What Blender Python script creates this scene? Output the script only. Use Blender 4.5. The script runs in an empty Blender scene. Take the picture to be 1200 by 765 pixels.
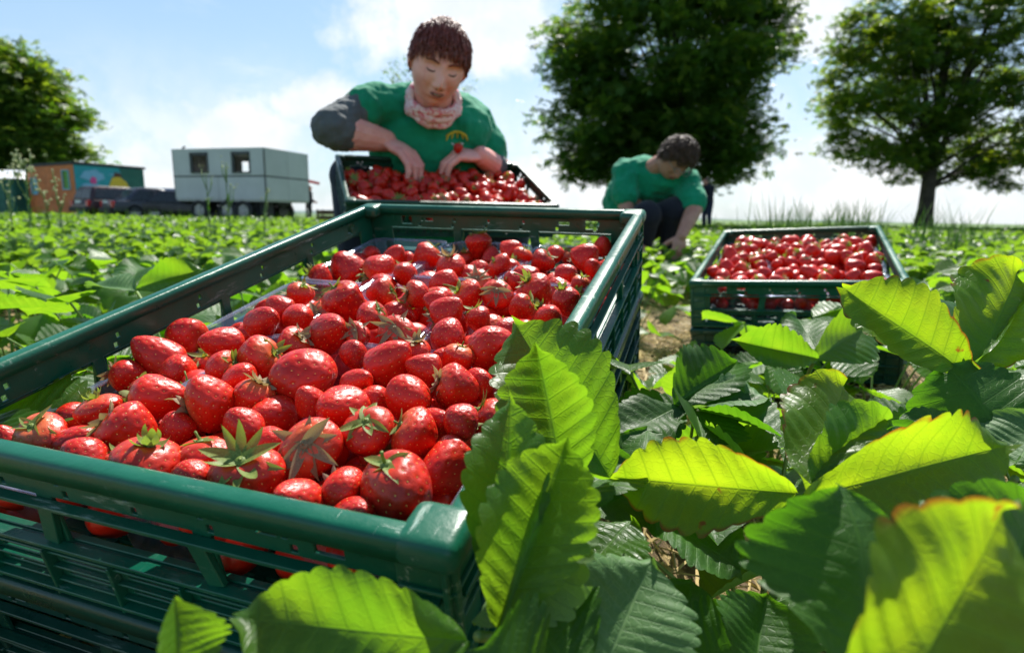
import bpy, bmesh, math, random
import numpy as np
from mathutils import Vector, Matrix, Euler
from mathutils.bvhtree import BVHTree

random.seed(7)
rng = np.random.default_rng(7)
scene = bpy.context.scene
COL = scene.collection
R = math.radians

# ------------------------------------------------------------------ camera
CAM = Vector((0, 0, 0.38))
PITCH, ROLL, FPX = R(10.26), R(0.87), 710.0
FW = Vector((0, math.cos(PITCH), -math.sin(PITCH)))
_u0 = Vector((0, math.sin(PITCH), math.cos(PITCH)))
RT = math.cos(ROLL) * Vector((1, 0, 0)) + math.sin(ROLL) * _u0
UP = -math.sin(ROLL) * Vector((1, 0, 0)) + math.cos(ROLL) * _u0


def W(px, py, d):
    """world point seen at photo pixel (px, py), d metres along the view axis"""
    return CAM + d * (FW + RT * ((px - 600) / FPX) + UP * ((382.5 - py) / FPX))


def proj(p):
    q = p - CAM
    z = q.dot(FW)
    return (600 + FPX * q.dot(RT) / z, 382.5 - FPX * q.dot(UP) / z, z)


cd = bpy.data.cameras.new('camera')
cam = bpy.data.objects.new('camera', cd)
COL.objects.link(cam)
m = Matrix((RT, UP, -FW)).transposed().to_4x4()
m.translation = CAM
cam.matrix_world = m
cd.sensor_width = 36
cd.lens = FPX / 1200 * 36
cd.clip_start = 0.01
cd.clip_end = 5000
cd.dof.use_dof = True
cd.dof.focus_distance = 0.42
cd.dof.aperture_fstop = 8.0
cd.dof.aperture_blades = 7
scene.camera = cam

# ------------------------------------------------------------------ light
SUN_EL, SUN_AZ = R(52), R(14)          # azimuth measured from +Y towards +X
world = bpy.data.worlds.new('World')
scene.world = world
world.use_nodes = True
nt = world.node_tree
for n in list(nt.nodes):
    nt.nodes.remove(n)


class NT:
    """small helper for node graphs"""
    def __init__(s, tree):
        s.t = tree

    def n(s, typ, **kw):
        nd = s.t.nodes.new(typ)
        for k, v in kw.items():
            setattr(nd, k, v)
        return nd

    def set(s, sock, v):
        if isinstance(v, bpy.types.NodeSocket):
            s.t.links.new(v, sock)
        elif v is not None:
            sock.default_value = v

    def math(s, op, a, b=None, c=None, clamp=False):
        nd = s.n('ShaderNodeMath', operation=op)
        nd.use_clamp = clamp
        s.set(nd.inputs[0], a)
        if b is not None: s.set(nd.inputs[1], b)
        if c is not None: s.set(nd.inputs[2], c)
        return nd.outputs[0]

    def vmath(s, op, a, b=None):
        nd = s.n('ShaderNodeVectorMath', operation=op)
        s.set(nd.inputs[0], a)
        if b is not None:
            s.set(nd.inputs[1], b)
        return nd.outputs['Value'] if op in ('LENGTH', 'DISTANCE', 'DOT_PRODUCT') else nd.outputs[0]

    def mix(s, f, a, b, mode='MIX'):
        nd = s.n('ShaderNodeMix', data_type='RGBA', blend_type=mode)
        s.set(nd.inputs[0], f)
        s.set(nd.inputs[6], a)
        s.set(nd.inputs[7], b)
        return nd.outputs[2]

    def ramp(s, f, lo, hi, a=0.0, b=1.0, smooth=True):
        nd = s.n('ShaderNodeMapRange')
        nd.interpolation_type = 'SMOOTHSTEP' if smooth else 'LINEAR'
        s.set(nd.inputs[0], f)
        for i, v in zip((1, 2, 3, 4), (lo, hi, a, b)):
            nd.inputs[i].default_value = v
        return nd.outputs[0]

    def noise(s, vec, scale, detail=3, rough=0.55, dist=0.0, col=False):
        nd = s.n('ShaderNodeTexNoise')
        if vec is not None:
            s.set(nd.inputs['Vector'], vec)
        nd.inputs['Scale'].default_value = scale
        nd.inputs['Detail'].default_value = detail
        nd.inputs['Roughness'].default_value = rough
        nd.inputs['Distortion'].default_value = dist
        return nd.outputs[1 if col else 0]


def c4(r, g, b):
    return (r, g, b, 1.0)


w = NT(nt)
sky = w.n('ShaderNodeTexSky', sky_type='NISHITA')
sky.sun_disc = False
sky.sun_elevation = SUN_EL
sky.sun_rotation = SUN_AZ
sky.air_density = 1.0
sky.dust_density = 1.2
sky.ozone_density = 1.6
tc = w.n('ShaderNodeTexCoord').outputs['Generated']
dirn = w.vmath('NORMALIZE', tc)
sep = w.n('ShaderNodeSeparateXYZ')
w.set(sep.inputs[0], dirn)
dz = w.math('ADD', w.math('MAXIMUM', sep.outputs[2], 0.0), 0.16)
comb = w.n('ShaderNodeCombineXYZ')
w.set(comb.inputs[0], w.math('DIVIDE', sep.outputs[0], dz))
w.set(comb.inputs[1], w.math('DIVIDE', sep.outputs[1], dz))
n1 = w.noise(comb.outputs[0], 0.9, 7, 0.62, 0.4)
veil = w.math('MULTIPLY', w.ramp(n1, 0.47, 0.78, 0.0, 0.75), w.ramp(sep.outputs[2], 0.3, 0.8, 1.0, 0.35))
n2 = w.noise(dirn, 9.0, 8, 0.6)
low = w.ramp(sep.outputs[2], 0.02, 0.26, 0.9, 0.0)
bank = w.math('MULTIPLY', w.ramp(n2, 0.38, 0.6), low)
dens = w.math('MAXIMUM', veil, bank)
for (px, py, rx) in ((362, 118, 0.075), (275, 158, 0.11), (945, 22, 0.09), (560, 10, 0.20), (1010, 215, 0.16), (690, 215, 0.14), (180, 215, 0.08)):
    v = (W(px, py, 1) - CAM).normalized()
    off = w.vmath('SUBTRACT', dirn, tuple(v))
    off = w.vmath('MULTIPLY', off, (1, 1, 1.9))
    d = w.vmath('LENGTH', off)
    blob = w.ramp(w.math('ADD', d, w.math('MULTIPLY', w.math('SUBTRACT', n2, 0.5), rx * 2.6)), rx * 0.45, rx * 1.1, 1.0, 0.0)
    dens = w.math('MAXIMUM', dens, blob)
shade = w.ramp(w.noise(dirn, 14, 6, 0.6), 0.3, 0.65, 0.0, 1.0)
ccol = w.mix(shade, c4(6.3, 6.7, 7.1), c4(7.6, 7.7, 7.7))
skycol = w.mix(1.0, sky.outputs[0], c4(0.88, 1.0, 1.10), 'MULTIPLY')
even = w.mix(w.ramp(sep.outputs[2], 0.0, 0.36), c4(5.0, 6.1, 6.8), c4(3.0, 4.8, 6.6))
even = w.mix(w.ramp(sep.outputs[2], 0.25, 0.95), even, c4(0.55, 1.35, 3.0))
skycol = w.mix(0.6, skycol, even)
colr = w.mix(w.math('MULTIPLY', dens, 0.9), skycol, ccol)
bg = w.n('ShaderNodeBackground')
w.set(bg.inputs[0], colr)
bg.inputs[1].default_value = 0.08
wo = w.n('ShaderNodeOutputWorld')
nt.links.new(bg.outputs[0], wo.inputs[0])

sd = bpy.data.lights.new('sun', 'SUN')
sd.energy = 5.0
sd.angle = R(0.5)
sd.color = (1.0, 0.96, 0.88)
sun = bpy.data.objects.new('sun', sd)
COL.objects.link(sun)
sdir = Vector((math.sin(SUN_AZ) * math.cos(SUN_EL), math.cos(SUN_AZ) * math.cos(SUN_EL), math.sin(SUN_EL)))
sun.rotation_euler = sdir.to_track_quat('Z', 'Y').to_euler()

vs = scene.view_settings
vs.view_transform = 'Standard'
vs.look = 'None'
vs.gamma = 1
vs.exposure = 0.9
scene.cycles.use_denoising = True
scene.cycles.max_bounces = 10
scene.cycles.diffuse_bounces = 4
scene.cycles.glossy_bounces = 3
scene.cycles.transmission_bounces = 6
scene.cycles.transparent_max_bounces = 16
scene.cycles.caustics_reflective = False
scene.cycles.caustics_refractive = False
scene.cycles.sample_clamp_indirect = 4


# ------------------------------------------------------------------ geometry helpers
class Geo:
    def __init__(s):
        s.V, s.F, s.UV, s.M = [], [], [], []
        s.n = 0

    def add(s, V, F, UV=None, mat=0):
        V = np.asarray(V, float).reshape(-1, 3)
        s.V.append(V)
        F = [tuple(int(i) + s.n for i in f) for f in F]
        s.F += F
        s.UV.append(np.zeros((len(V), 2)) if UV is None else np.asarray(UV, float))
        s.M += [mat] * len(F)
        s.n += len(V)
        return s

    def addgeo(s, g, M=None):
        V = np.concatenate(g.V)
        if M is not None:
            A = np.array(M)
            V = V @ A[:3, :3].T + A[:3, 3]
        off = s.n
        s.V.append(V)
        s.F += [tuple(i + off for i in f) for f in g.F]
        s.UV.append(np.concatenate(g.UV))
        s.M += g.M
        s.n += len(V)
        return s

    def box(s, c, size, rot=None, mat=0):
        c = np.array(c, float)
        h = np.array(size, float) / 2
        V = np.array([[x, y, z] for x in (-1, 1) for y in (-1, 1) for z in (-1, 1)]) * h
        if rot is not None:
            V = V @ np.array(rot.to_3x3()).T
        F = [(0, 1, 3, 2), (4, 6, 7, 5), (0, 4, 5, 1), (2, 3, 7, 6), (0, 2, 6, 4), (1, 5, 7, 3)]
        return s.add(V + c, F, mat=mat)

    def tube(s, pts, rad, n=8, mat=0, cap=True, taper=None, squash=None):
        P = [Vector(p) for p in pts]
        if not hasattr(rad, '__len__'):
            rad = [rad] * len(P)
        V, F = [], []
        ref = Vector((0.3, 0.2, 0.93))
        prev = None
        for i, p in enumerate(P):
            t = (P[min(i + 1, len(P) - 1)] - P[max(i - 1, 0)])
            t = t.normalized() if t.length > 1e-9 else Vector((0, 0, 1))
            if prev is None:
                a = t.cross(ref if abs(t.dot(ref)) < 0.95 else Vector((1, 0, 0))).normalized()
            else:
                a = (prev - t * prev.dot(t)).normalized()
            prev = a
            b = t.cross(a)
            for k in range(n):
                th = 2 * math.pi * k / n
                V.append(p + (a * math.cos(th) + b * math.sin(th)) * rad[i])
        for i in range(len(P) - 1):
            for k in range(n):
                k2 = (k + 1) % n
                F.append((i * n + k, i * n + k2, (i + 1) * n + k2, (i + 1) * n + k))
        if cap:
            F.append(tuple(range(n))[::-1])
            F.append(tuple((len(P) - 1) * n + k for k in range(n)))
        return s.add([tuple(v) for v in V], F, mat=mat)

    def ellipsoid(s, c, r, rot=None, nu=16, nv=10, mat=0):
        V, F = [], []
        for j in range(1, nv):
            ph = math.pi * j / nv
            for i in range(nu):
                th = 2 * math.pi * i / nu
                V.append((math.sin(ph) * math.cos(th), math.sin(ph) * math.sin(th), math.cos(ph)))
        V += [(0, 0, 1), (0, 0, -1)]
        a, b = len(V) - 2, len(V) - 1
        for j in range(nv - 2):
            for i in range(nu):
                i2 = (i + 1) % nu
                F.append((j * nu + i, (j + 1) * nu + i, (j + 1) * nu + i2, j * nu + i2))
        for i in range(nu):
            i2 = (i + 1) % nu
            F.append((a, i, i2))
            F.append((b, (nv - 2) * nu + i2, (nv - 2) * nu + i))
        V = np.array(V) * np.array(r if hasattr(r, '__len__') else (r, r, r))
        if rot is not None:
            V = V @ np.array(rot.to_3x3()).T
        return s.add(V + np.array(tuple(c)), F, mat=mat)

    def limb(s, pts, rad, mat=0):
        """round-ended tapered limb"""
        s.tube(pts, rad, 14, mat)
        for p, r in zip(pts, rad if hasattr(rad, '__len__') else [rad] * len(pts)):
            s.ellipsoid(p, r, nu=14, nv=8, mat=mat)
        return s

    def mesh(s, name, mats, smooth=True):
        me = bpy.data.meshes.new(name)
        V = np.concatenate(s.V)
        me.from_pydata(V.tolist(), [], s.F)
        uv = np.concatenate(s.UV)
        if np.any(uv):
            ul = me.uv_layers.new(name='UVMap')
            li = np.empty(len(me.loops), dtype=np.int32)
            me.loops.foreach_get('vertex_index', li)
            ul.data.foreach_set('uv', uv[li].astype(np.float32).ravel())
        for mm in mats:
            me.materials.append(mm)
        if len(mats) > 1:
            me.polygons.foreach_set('material_index', np.array(s.M, dtype=np.int32))
        if smooth:
            me.polygons.foreach_set('use_smooth', np.ones(len(me.polygons), dtype=bool))
        me.update()
        return me


def link(name, data, parent=None, mw=None):
    o = bpy.data.objects.new(name, data)
    COL.objects.link(o)
    if parent is not None:
        o.parent = parent
    if mw is not None:
        o.matrix_local = mw
    return o


def thing(name, label, cat, mw=None, group=None, data=None):
    o = link(name, data, None, mw)
    o['label'] = label
    o['category'] = cat
    if group:
        o['group'] = group
    return o


def copy_tree(o, parent=None):
    c = o.copy()
    COL.objects.link(c)
    c.parent = parent
    for ch in list(o.children):
        copy_tree(ch, c)
    return c


def frame(origin, x, y, z):
    mm = Matrix((x, y, z)).transposed().to_4x4()
    mm.translation = origin
    return mm


def bevel(o, wd=0.001, seg=2, ang=35):
    b = o.modifiers.new('bevel', 'BEVEL')
    b.width = wd
    b.segments = seg
    b.limit_method = 'ANGLE'
    b.angle_limit = R(ang)
    b.harden_normals = False
    return o


def plate(g, L, H, T, holes, M=None, x0=None, z0=0.0, mat=0):
    """board in the XZ plane, thickness T along Y, with true rectangular holes"""
    x0 = -L / 2 if x0 is None else x0
    xs = sorted({x0, x0 + L} | {min(max(h[0], x0), x0 + L) for h in holes} | {min(max(h[1], x0), x0 + L) for h in holes})
    zs = sorted({z0, z0 + H} | {min(max(h[2], z0), z0 + H) for h in holes} | {min(max(h[3], z0), z0 + H) for h in holes})
    nx, nz = len(xs) - 1, len(zs) - 1
    solid = [[not any(h[0] - 1e-6 <= (xs[i] + xs[i + 1]) / 2 <= h[1] + 1e-6 and h[2] - 1e-6 <= (zs[j] + zs[j + 1]) / 2 <= h[3] + 1e-6
                      for h in holes) for j in range(nz)] for i in range(nx)]
    V, F, idx = [], [], {}

    def vid(i, j, k):
        key = (i, j, k)
        if key not in idx:
            idx[key] = len(V)
            V.append((xs[i], (-T / 2, T / 2)[k], zs[j]))
        return idx[key]
    S = lambda i, j: 0 <= i < nx and 0 <= j < nz and solid[i][j]
    for i in range(nx):
        for j in range(nz):
            if not solid[i][j]:
                continue
            F.append((vid(i, j, 0), vid(i + 1, j, 0), vid(i + 1, j + 1, 0), vid(i, j + 1, 0)))
            F.append((vid(i, j, 1), vid(i, j + 1, 1), vid(i + 1, j + 1, 1), vid(i + 1, j, 1)))
            if not S(i - 1, j): F.append((vid(i, j, 0), vid(i, j + 1, 0), vid(i, j + 1, 1), vid(i, j, 1)))
            if not S(i + 1, j): F.append((vid(i + 1, j, 0), vid(i + 1, j, 1), vid(i + 1, j + 1, 1), vid(i + 1, j + 1, 0)))
            if not S(i, j - 1): F.append((vid(i, j, 0), vid(i, j, 1), vid(i + 1, j, 1), vid(i + 1, j, 0)))
            if not S(i, j + 1): F.append((vid(i, j + 1, 0), vid(i + 1, j + 1, 0), vid(i + 1, j + 1, 1), vid(i, j + 1, 1)))
    V = np.array(V)
    if M is not None:
        A = np.array(M)
        V = V @ A[:3, :3].T + A[:3, 3]
    return g.add(V, F, mat=mat)


# ------------------------------------------------------------------ materials
def material(name):
    mt = bpy.data.materials.new(name)
    mt.use_nodes = True
    t = mt.node_tree
    for n in list(t.nodes):
        t.nodes.remove(n)
    g = NT(t)
    out = g.n('ShaderNodeOutputMaterial')
    return mt, g, out


def principled(g, out, **kw):
    p = g.n('ShaderNodeBsdfPrincipled')
    for k, v in kw.items():
        g.set(p.inputs[k.replace('_', ' ')], v)
    g.t.links.new(p.outputs[0], out.inputs[0])
    return p


def simple(name, col, rough=0.6, var=0.25, scale=8.0, bump=0.0, bscale=60.0, metal=0.0, dark=None, coat=0.0, spec=0.5):
    mt, g, out = material(name)
    tcn = g.n('ShaderNodeTexCoord').outputs['Object']
    n = g.noise(tcn, scale, 5, 0.6)
    dk = dark or tuple(c * (1 - var) for c in col)
    base = g.mix(g.ramp(n, 0.35, 0.68), c4(*dk), c4(*col))
    p = principled(g, out, Base_Color=base, Roughness=g.ramp(g.noise(tcn, scale * 2.3, 4), 0.3, 0.7, max(rough - 0.1, 0.03), min(rough + 0.1, 1)), Metallic=metal)
    p.inputs['Specular IOR Level'].default_value = spec
    p.inputs['Coat Weight'].default_value = coat
    if bump:
        b = g.n('ShaderNodeBump')
        b.inputs['Strength'].default_value = bump
        b.inputs['Distance'].default_value = 0.01
        g.set(b.inputs['Height'], g.noise(tcn, bscale, 5, 0.65))
        g.set(p.inputs['Normal'], b.outputs[0])
    return mt


def leaf_material(name, dark, light, trans, fac=0.5, nv=9.0, veins=True, rough=0.38, dirt=0.0, spots=0.0, pale=(0.17, 0.25, 0.13)):
    mt, g, out = material(name)
    oi = g.n('ShaderNodeObjectInfo').outputs['Random']
    tcn = g.n('ShaderNodeTexCoord')
    geo = g.n('ShaderNodeNewGeometry')
    pos = tcn.outputs['Object']
    n = g.noise(pos, 22, 4, 0.6)
    base = g.mix(g.ramp(n, 0.3, 0.7), c4(*dark), c4(*light))
    rnd = g.math('ADD', g.math('MULTIPLY', oi, 0.5), 0.75)
    base = g.mix(0.8, base, g.mix(rnd, c4(0.75, 0.8, 0.6), c4(1.15, 1.05, 1.0)), 'MULTIPLY')
    tcol = g.mix(g.ramp(n, 0.3, 0.75), c4(*trans), c4(trans[0] * 0.6, trans[1] * 0.8, trans[2] * 0.7))
    height = None
    if veins:
        uv = g.n('ShaderNodeSeparateXYZ')
        g.set(uv.inputs[0], tcn.outputs['UV'])
        s = g.math('ABSOLUTE', g.math('SUBTRACT', g.math('MULTIPLY', uv.outputs[0], 2), 1))
        fr = g.math('ABSOLUTE', g.math('SUBTRACT', g.math('FRACT', g.math('MULTIPLY', uv.outputs[1], nv)), 0.5))
        side = g.ramp(fr, 0.0, 0.07, 1.0, 0.0)
        mid = g.ramp(s, 0.0, 0.045, 1.0, 0.0)
        # fine net between the side veins
        vo = g.n('ShaderNodeTexVoronoi', feature='DISTANCE_TO_EDGE')
        g.set(vo.inputs['Vector'], pos)
        vo.inputs['Scale'].default_value = 260
        net = g.ramp(vo.outputs['Distance'], 0.0, 0.09, 0.45, 0.0)
        vein = g.math('MAXIMUM', g.math('MAXIMUM', g.math('MULTIPLY', side, 0.75), mid), net)
        base = g.mix(g.math('MULTIPLY', vein, 0.55), base, c4(min(light[0] * 2.6, 0.4), min(light[1] * 1.9, 0.5), light[2] * 2.2))
        tcol = g.mix(g.math('MULTIPLY', g.math('MAXIMUM', g.math('MULTIPLY', side, 0.9), mid), 0.5), tcol, c4(trans[0] * 0.35, trans[1] * 0.5, trans[2] * 0.4))
        height = vein
        if spots:
            sp = g.math('MULTIPLY', g.ramp(g.noise(pos, 60, 3), 0.68, 0.74), spots)
            edge = g.math('MULTIPLY', g.math('MULTIPLY', g.ramp(s, 0.9, 1.0), g.ramp(g.noise(pos, 40, 2), 0.45, 0.6)), spots)
            sp = g.math('MAXIMUM', sp, edge)
            base = g.mix(sp, base, c4(0.2, 0.05, 0.015))
            tcol = g.mix(sp, tcol, c4(0.35, 0.07, 0.01))
    base = g.mix(g.math('MULTIPLY', geo.outputs['Backfacing'], 0.55), base, c4(*pale))
    p = g.n('ShaderNodeBsdfPrincipled')
    g.set(p.inputs['Base Color'], base)
    g.set(p.inputs['Roughness'], g.math('ADD', rough, g.math('MULTIPLY', geo.outputs['Backfacing'], 0.22)))
    p.inputs['Specular IOR Level'].default_value = 0.32
    tr = g.n('ShaderNodeBsdfTranslucent')
    g.set(tr.inputs[0], tcol)
    if height is not None:
        b = g.n('ShaderNodeBump')
        b.inputs['Strength'].default_value = 0.4
        b.inputs['Distance'].default_value = 0.001
        hh = g.math('ADD', g.math('MULTIPLY', height, -0.7), g.math('MULTIPLY', g.noise(pos, 120, 2), 0.35))
        g.set(b.inputs['Height'], hh)
        g.set(p.inputs['Normal'], b.outputs[0])
        g.set(tr.inputs['Normal'], b.outputs[0])
    mx = g.n('ShaderNodeMixShader')
    mx.inputs[0].default_value = fac
    g.t.links.new(p.outputs[0], mx.inputs[1])
    g.t.links.new(tr.outputs[0], mx.inputs[2])
    g.t.links.new(mx.outputs[0], out.inputs[0])
    return mt


M = {}
M['leaf'] = leaf_material('strawberry_leaf', (0.022, 0.075, 0.010), (0.045, 0.13, 0.018), (0.32, 0.56, 0.015), 0.5, spots=0.0)
M['leaf_old'] = leaf_material('spotted_leaf', (0.04, 0.10, 0.010), (0.07, 0.17, 0.018), (0.50, 0.68, 0.012), 0.55, spots=0.9)
M['leaf_dark'] = leaf_material('dark_leaf', (0.016, 0.062, 0.007), (0.035, 0.115, 0.012), (0.16, 0.40, 0.01), 0.42, rough=0.5, pale=(0.10, 0.19, 0.06))
M['leaf_pale'] = leaf_material('pale_leaf', (0.05, 0.13, 0.04), (0.09, 0.2, 0.07), (0.25, 0.45, 0.05), 0.35, rough=0.55, pale=(0.2, 0.33, 0.14))
M['leaf_far'] = leaf_material('field_leaf', (0.03, 0.085, 0.010), (0.06, 0.15, 0.02), (0.27, 0.44, 0.02), 0.5, veins=False, rough=0.42)
M['stem'] = simple('leaf_stalk', (0.16, 0.26, 0.06), 0.5, 0.3, 30)
M['crown_leaf'] = leaf_material('tree_leaf', (0.018, 0.055, 0.009), (0.04, 0.105, 0.014), (0.17, 0.32, 0.012), 0.42, veins=False, rough=0.45, pale=(0.05, 0.09, 0.03))
M['crown_leaf_light'] = leaf_material('light_tree_leaf', (0.05, 0.10, 0.012), (0.10, 0.17, 0.02), (0.38, 0.48, 0.02), 0.45, veins=False, rough=0.45, pale=(0.08, 0.12, 0.04))
M['bark'] = simple('bark', (0.07, 0.055, 0.04), 0.9, 0.5, 3, 0.6, 14)


def crate_material(name, col, scuff=0.5):
    mt, g, out = material(name)
    tcn = g.n('ShaderNodeTexCoord').outputs['Object']
    n = g.noise(tcn, 14, 6, 0.65)
    base = g.mix(g.ramp(n, 0.3, 0.7), c4(col[0] * 0.75, col[1] * 0.75, col[2] * 0.75), c4(*col))
    st = g.n('ShaderNodeMapping')
    st.inputs['Scale'].default_value = (1.0, 6.0, 6.0)
    st.inputs['Rotation'].default_value = (0.2, 0.4, 0.9)
    g.set(st.inputs[0], tcn)
    sc = g.ramp(g.noise(st.outputs[0], 26, 8, 0.75), 0.56, 0.70)
    st2 = g.n('ShaderNodeMapping')
    st2.inputs['Scale'].default_value = (30.0, 1.2, 8.0)
    st2.inputs['Rotation'].default_value = (0, 0, 0.5)
    g.set(st2.inputs[0], tcn)
    hair = g.ramp(g.noise(st2.outputs[0], 9, 6, 0.7), 0.665, 0.72)
    patch = g.ramp(g.noise(tcn, 7, 3, 0.5), 0.5, 0.62)
    wear = g.math('MULTIPLY', g.math('MAXIMUM', g.math('MULTIPLY', sc, patch), g.math('MULTIPLY', hair, 0.6)), scuff)
    base = g.mix(wear, base, c4(0.30, 0.42, 0.36))
    dust = g.math('MULTIPLY', g.ramp(g.noise(tcn, 5, 6, 0.7), 0.5, 0.75), 0.18)
    base = g.mix(dust, base, c4(0.18, 0.16, 0.11))
    p = principled(g, out, Base_Color=base)
    g.set(p.inputs['Roughness'], g.math('ADD', g.ramp(n, 0.3, 0.7, 0.24, 0.42), g.math('MULTIPLY', wear, 0.3)))
    p.inputs['Specular IOR Level'].default_value = 0.38
    b = g.n('ShaderNodeBump')
    b.inputs['Strength'].default_value = 0.25
    b.inputs['Distance'].default_value = 0.0015
    g.set(b.inputs['Height'], g.math('ADD', g.noise(tcn, 90, 4, 0.7), g.math('MULTIPLY', wear, -1.0)))
    g.set(p.inputs['Normal'], b.outputs[0])
    return mt


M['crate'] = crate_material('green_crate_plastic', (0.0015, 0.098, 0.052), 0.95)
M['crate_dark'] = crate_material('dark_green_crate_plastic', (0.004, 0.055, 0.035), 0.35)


def berry_material():
    mt, g, out = material('strawberry_flesh')
    oi = g.n('ShaderNodeObjectInfo').outputs['Random']
    tcn = g.n('ShaderNodeTexCoord').outputs['Object']
    sep = g.n('ShaderNodeSeparateXYZ')
    g.set(sep.inputs[0], tcn)
    n = g.noise(tcn, 2.2, 4, 0.6)
    deep = g.mix(oi, c4(0.32, 0.004, 0.003), c4(0.58, 0.016, 0.004))
    base = g.mix(g.ramp(n, 0.3, 0.75), deep, c4(0.60, 0.018, 0.004))
    sh = g.math('MULTIPLY', g.ramp(g.math('ADD', sep.outputs[2], g.math('MULTIPLY', n, 0.5)), 0.55, 1.05), g.ramp(oi, 0.4, 1.0, 0.15, 0.8))
    base = g.mix(sh, base, c4(0.62, 0.16, 0.05))
    p = principled(g, out, Base_Color=base)
    p.inputs['Subsurface Weight'].default_value = 0.12
    p.inputs['Subsurface Radius'].default_value = (1.0, 0.15, 0.1)
    p.inputs['Subsurface Scale'].default_value = 0.004
    g.set(p.inputs['Roughness'], g.ramp(g.noise(tcn, 5, 3), 0.3, 0.7, 0.30, 0.44))
    p.inputs['Specular IOR Level'].default_value = 0.38
    p.inputs['Coat Weight'].default_value = 0.06
    p.inputs['Coat Roughness'].default_value = 0.12
    b = g.n('ShaderNodeBump')
    b.inputs['Strength'].default_value = 0.25
    b.inputs['Distance'].default_value = 0.0008
    g.set(b.inputs['Height'], g.noise(tcn, 16, 3, 0.6))
    g.set(p.inputs['Normal'], b.outputs[0])
    return mt


M['berry'] = berry_material()
M['seed'] = simple('strawberry_seed', (0.85, 0.56, 0.14), 0.3, 0.45, 3, dark=(0.80, 0.36, 0.07))
M['calyx'] = leaf_material('sepal', (0.10, 0.18, 0.035), (0.26, 0.34, 0.09), (0.35, 0.45, 0.04), 0.35, veins=False, rough=0.55, pale=(0.30, 0.36, 0.17))
M['calyx_dry'] = leaf_material('dry_sepal', (0.20, 0.16, 0.08), (0.36, 0.30, 0.17), (0.35, 0.28, 0.1), 0.3, veins=False, rough=0.65, pale=(0.38, 0.32, 0.22))


def plastic_clear():
    mt, g, out = material('clear_punnet_plastic')
    fres = g.n('ShaderNodeLayerWeight')
    fres.inputs[0].default_value = 0.35
    gl = g.n('ShaderNodeBsdfGlossy')
    gl.inputs['Color'].default_value = c4(0.9, 0.93, 1.0)
    gl.inputs['Roughness'].default_value = 0.12
    df = g.n('ShaderNodeBsdfDiffuse')
    df.inputs['Color'].default_value = c4(0.42, 0.47, 0.62)
    tr = g.n('ShaderNodeBsdfTransparent')
    tr.inputs[0].default_value = c4(0.90, 0.92, 0.97)
    m0 = g.n('ShaderNodeMixShader')
    m0.inputs[0].default_value = 0.6
    g.t.links.new(df.outputs[0], m0.inputs[1])
    g.t.links.new(gl.outputs[0], m0.inputs[2])
    m1 = g.n('ShaderNodeMixShader')
    g.set(m1.inputs[0], g.ramp(fres.outputs['Facing'], 0.0, 1.0, 0.05, 0.55, smooth=False))
    g.t.links.new(tr.outputs[0], m1.inputs[1])
    g.t.links.new(m0.outputs[0], m1.inputs[2])
    g.t.links.new(m1.outputs[0], out.inputs[0])
    return mt


M['clear'] = plastic_clear()

# ------------------------------------------------------------------ crate frames (rim plane z = 0)
def crate_frame(q):
    a, b, c = R(q[3]), R(q[4]), R(q[5])
    mm = Matrix.Rotation(a, 4, 'Z') @ Matrix.Rotation(b, 4, 'X') @ Matrix.Rotation(c, 4, 'Y')
    mm.translation = Vector(q[:3])
    return mm


MN = crate_frame((-0.1181, 0.5596, 0.3225, -18.77, 13.81, 0.66))      # near crate   .4 x .6
MR = crate_frame((0.6787, 1.4668, 0.3119, -24.85, 9.49, -3.22))       # right crate  .4 x .6
MH = crate_frame((-0.2113, 1.8637, 0.4888, 19.31, 21.66, 0.0))        # held crate   .6 x .4
CH = 0.105                                                            # crate height

# ------------------------------------------------------------------ ground
def vnoise(x, y, s, seed=0):
    return (np.sin(x * s * 1.3 + seed) * np.cos(y * s * 1.7 + seed * 2.1) + 0.5 * np.sin(x * s * 2.9 + y * s * 2.3 + seed * 3.7)
            + 0.3 * np.cos(x * s * 5.1 - y * s * 4.3 + seed))


def crate_mound(x, y, z):
    for mm in (MN, MR):
        inv = np.array(mm.inverted())
        nrm = np.array(mm.to_3x3() @ Vector((0, 0, 1)))
        o = np.array(mm @ Vector((0, 0, -2 * CH - 0.012)))
        zp = o[2] - ((x - o[0]) * nrm[0] + (y - o[1]) * nrm[1]) / nrm[2]
        lx = inv[0, 0] * x + inv[0, 1] * y + inv[0, 2] * zp + inv[0, 3]
        ly = inv[1, 0] * x + inv[1, 1] * y + inv[1, 2] * zp + inv[1, 3]
        dd = np.hypot(np.maximum(np.abs(lx) - 0.18, 0), np.maximum(np.abs(ly) - 0.28, 0))
        wgt = np.clip(1 - dd / 0.16, 0, 1)
        wgt = wgt * wgt * (3 - 2 * wgt)
        z = z * (1 - wgt) + (zp + vnoise(x, y, 40, 5) * 0.002) * wgt
    return z


def ground_z(x, y):
    x, y = np.asarray(x, float), np.asarray(y, float)
    r = np.hypot(x, y)
    z = vnoise(x, y, 9, 1) * 0.010 * np.clip(1 - r / 25, 0, 1) + vnoise(x, y, 45, 3) * 0.003 * np.clip(1 - r / 5, 0, 1)
    return crate_mound(x, y, z)


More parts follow.
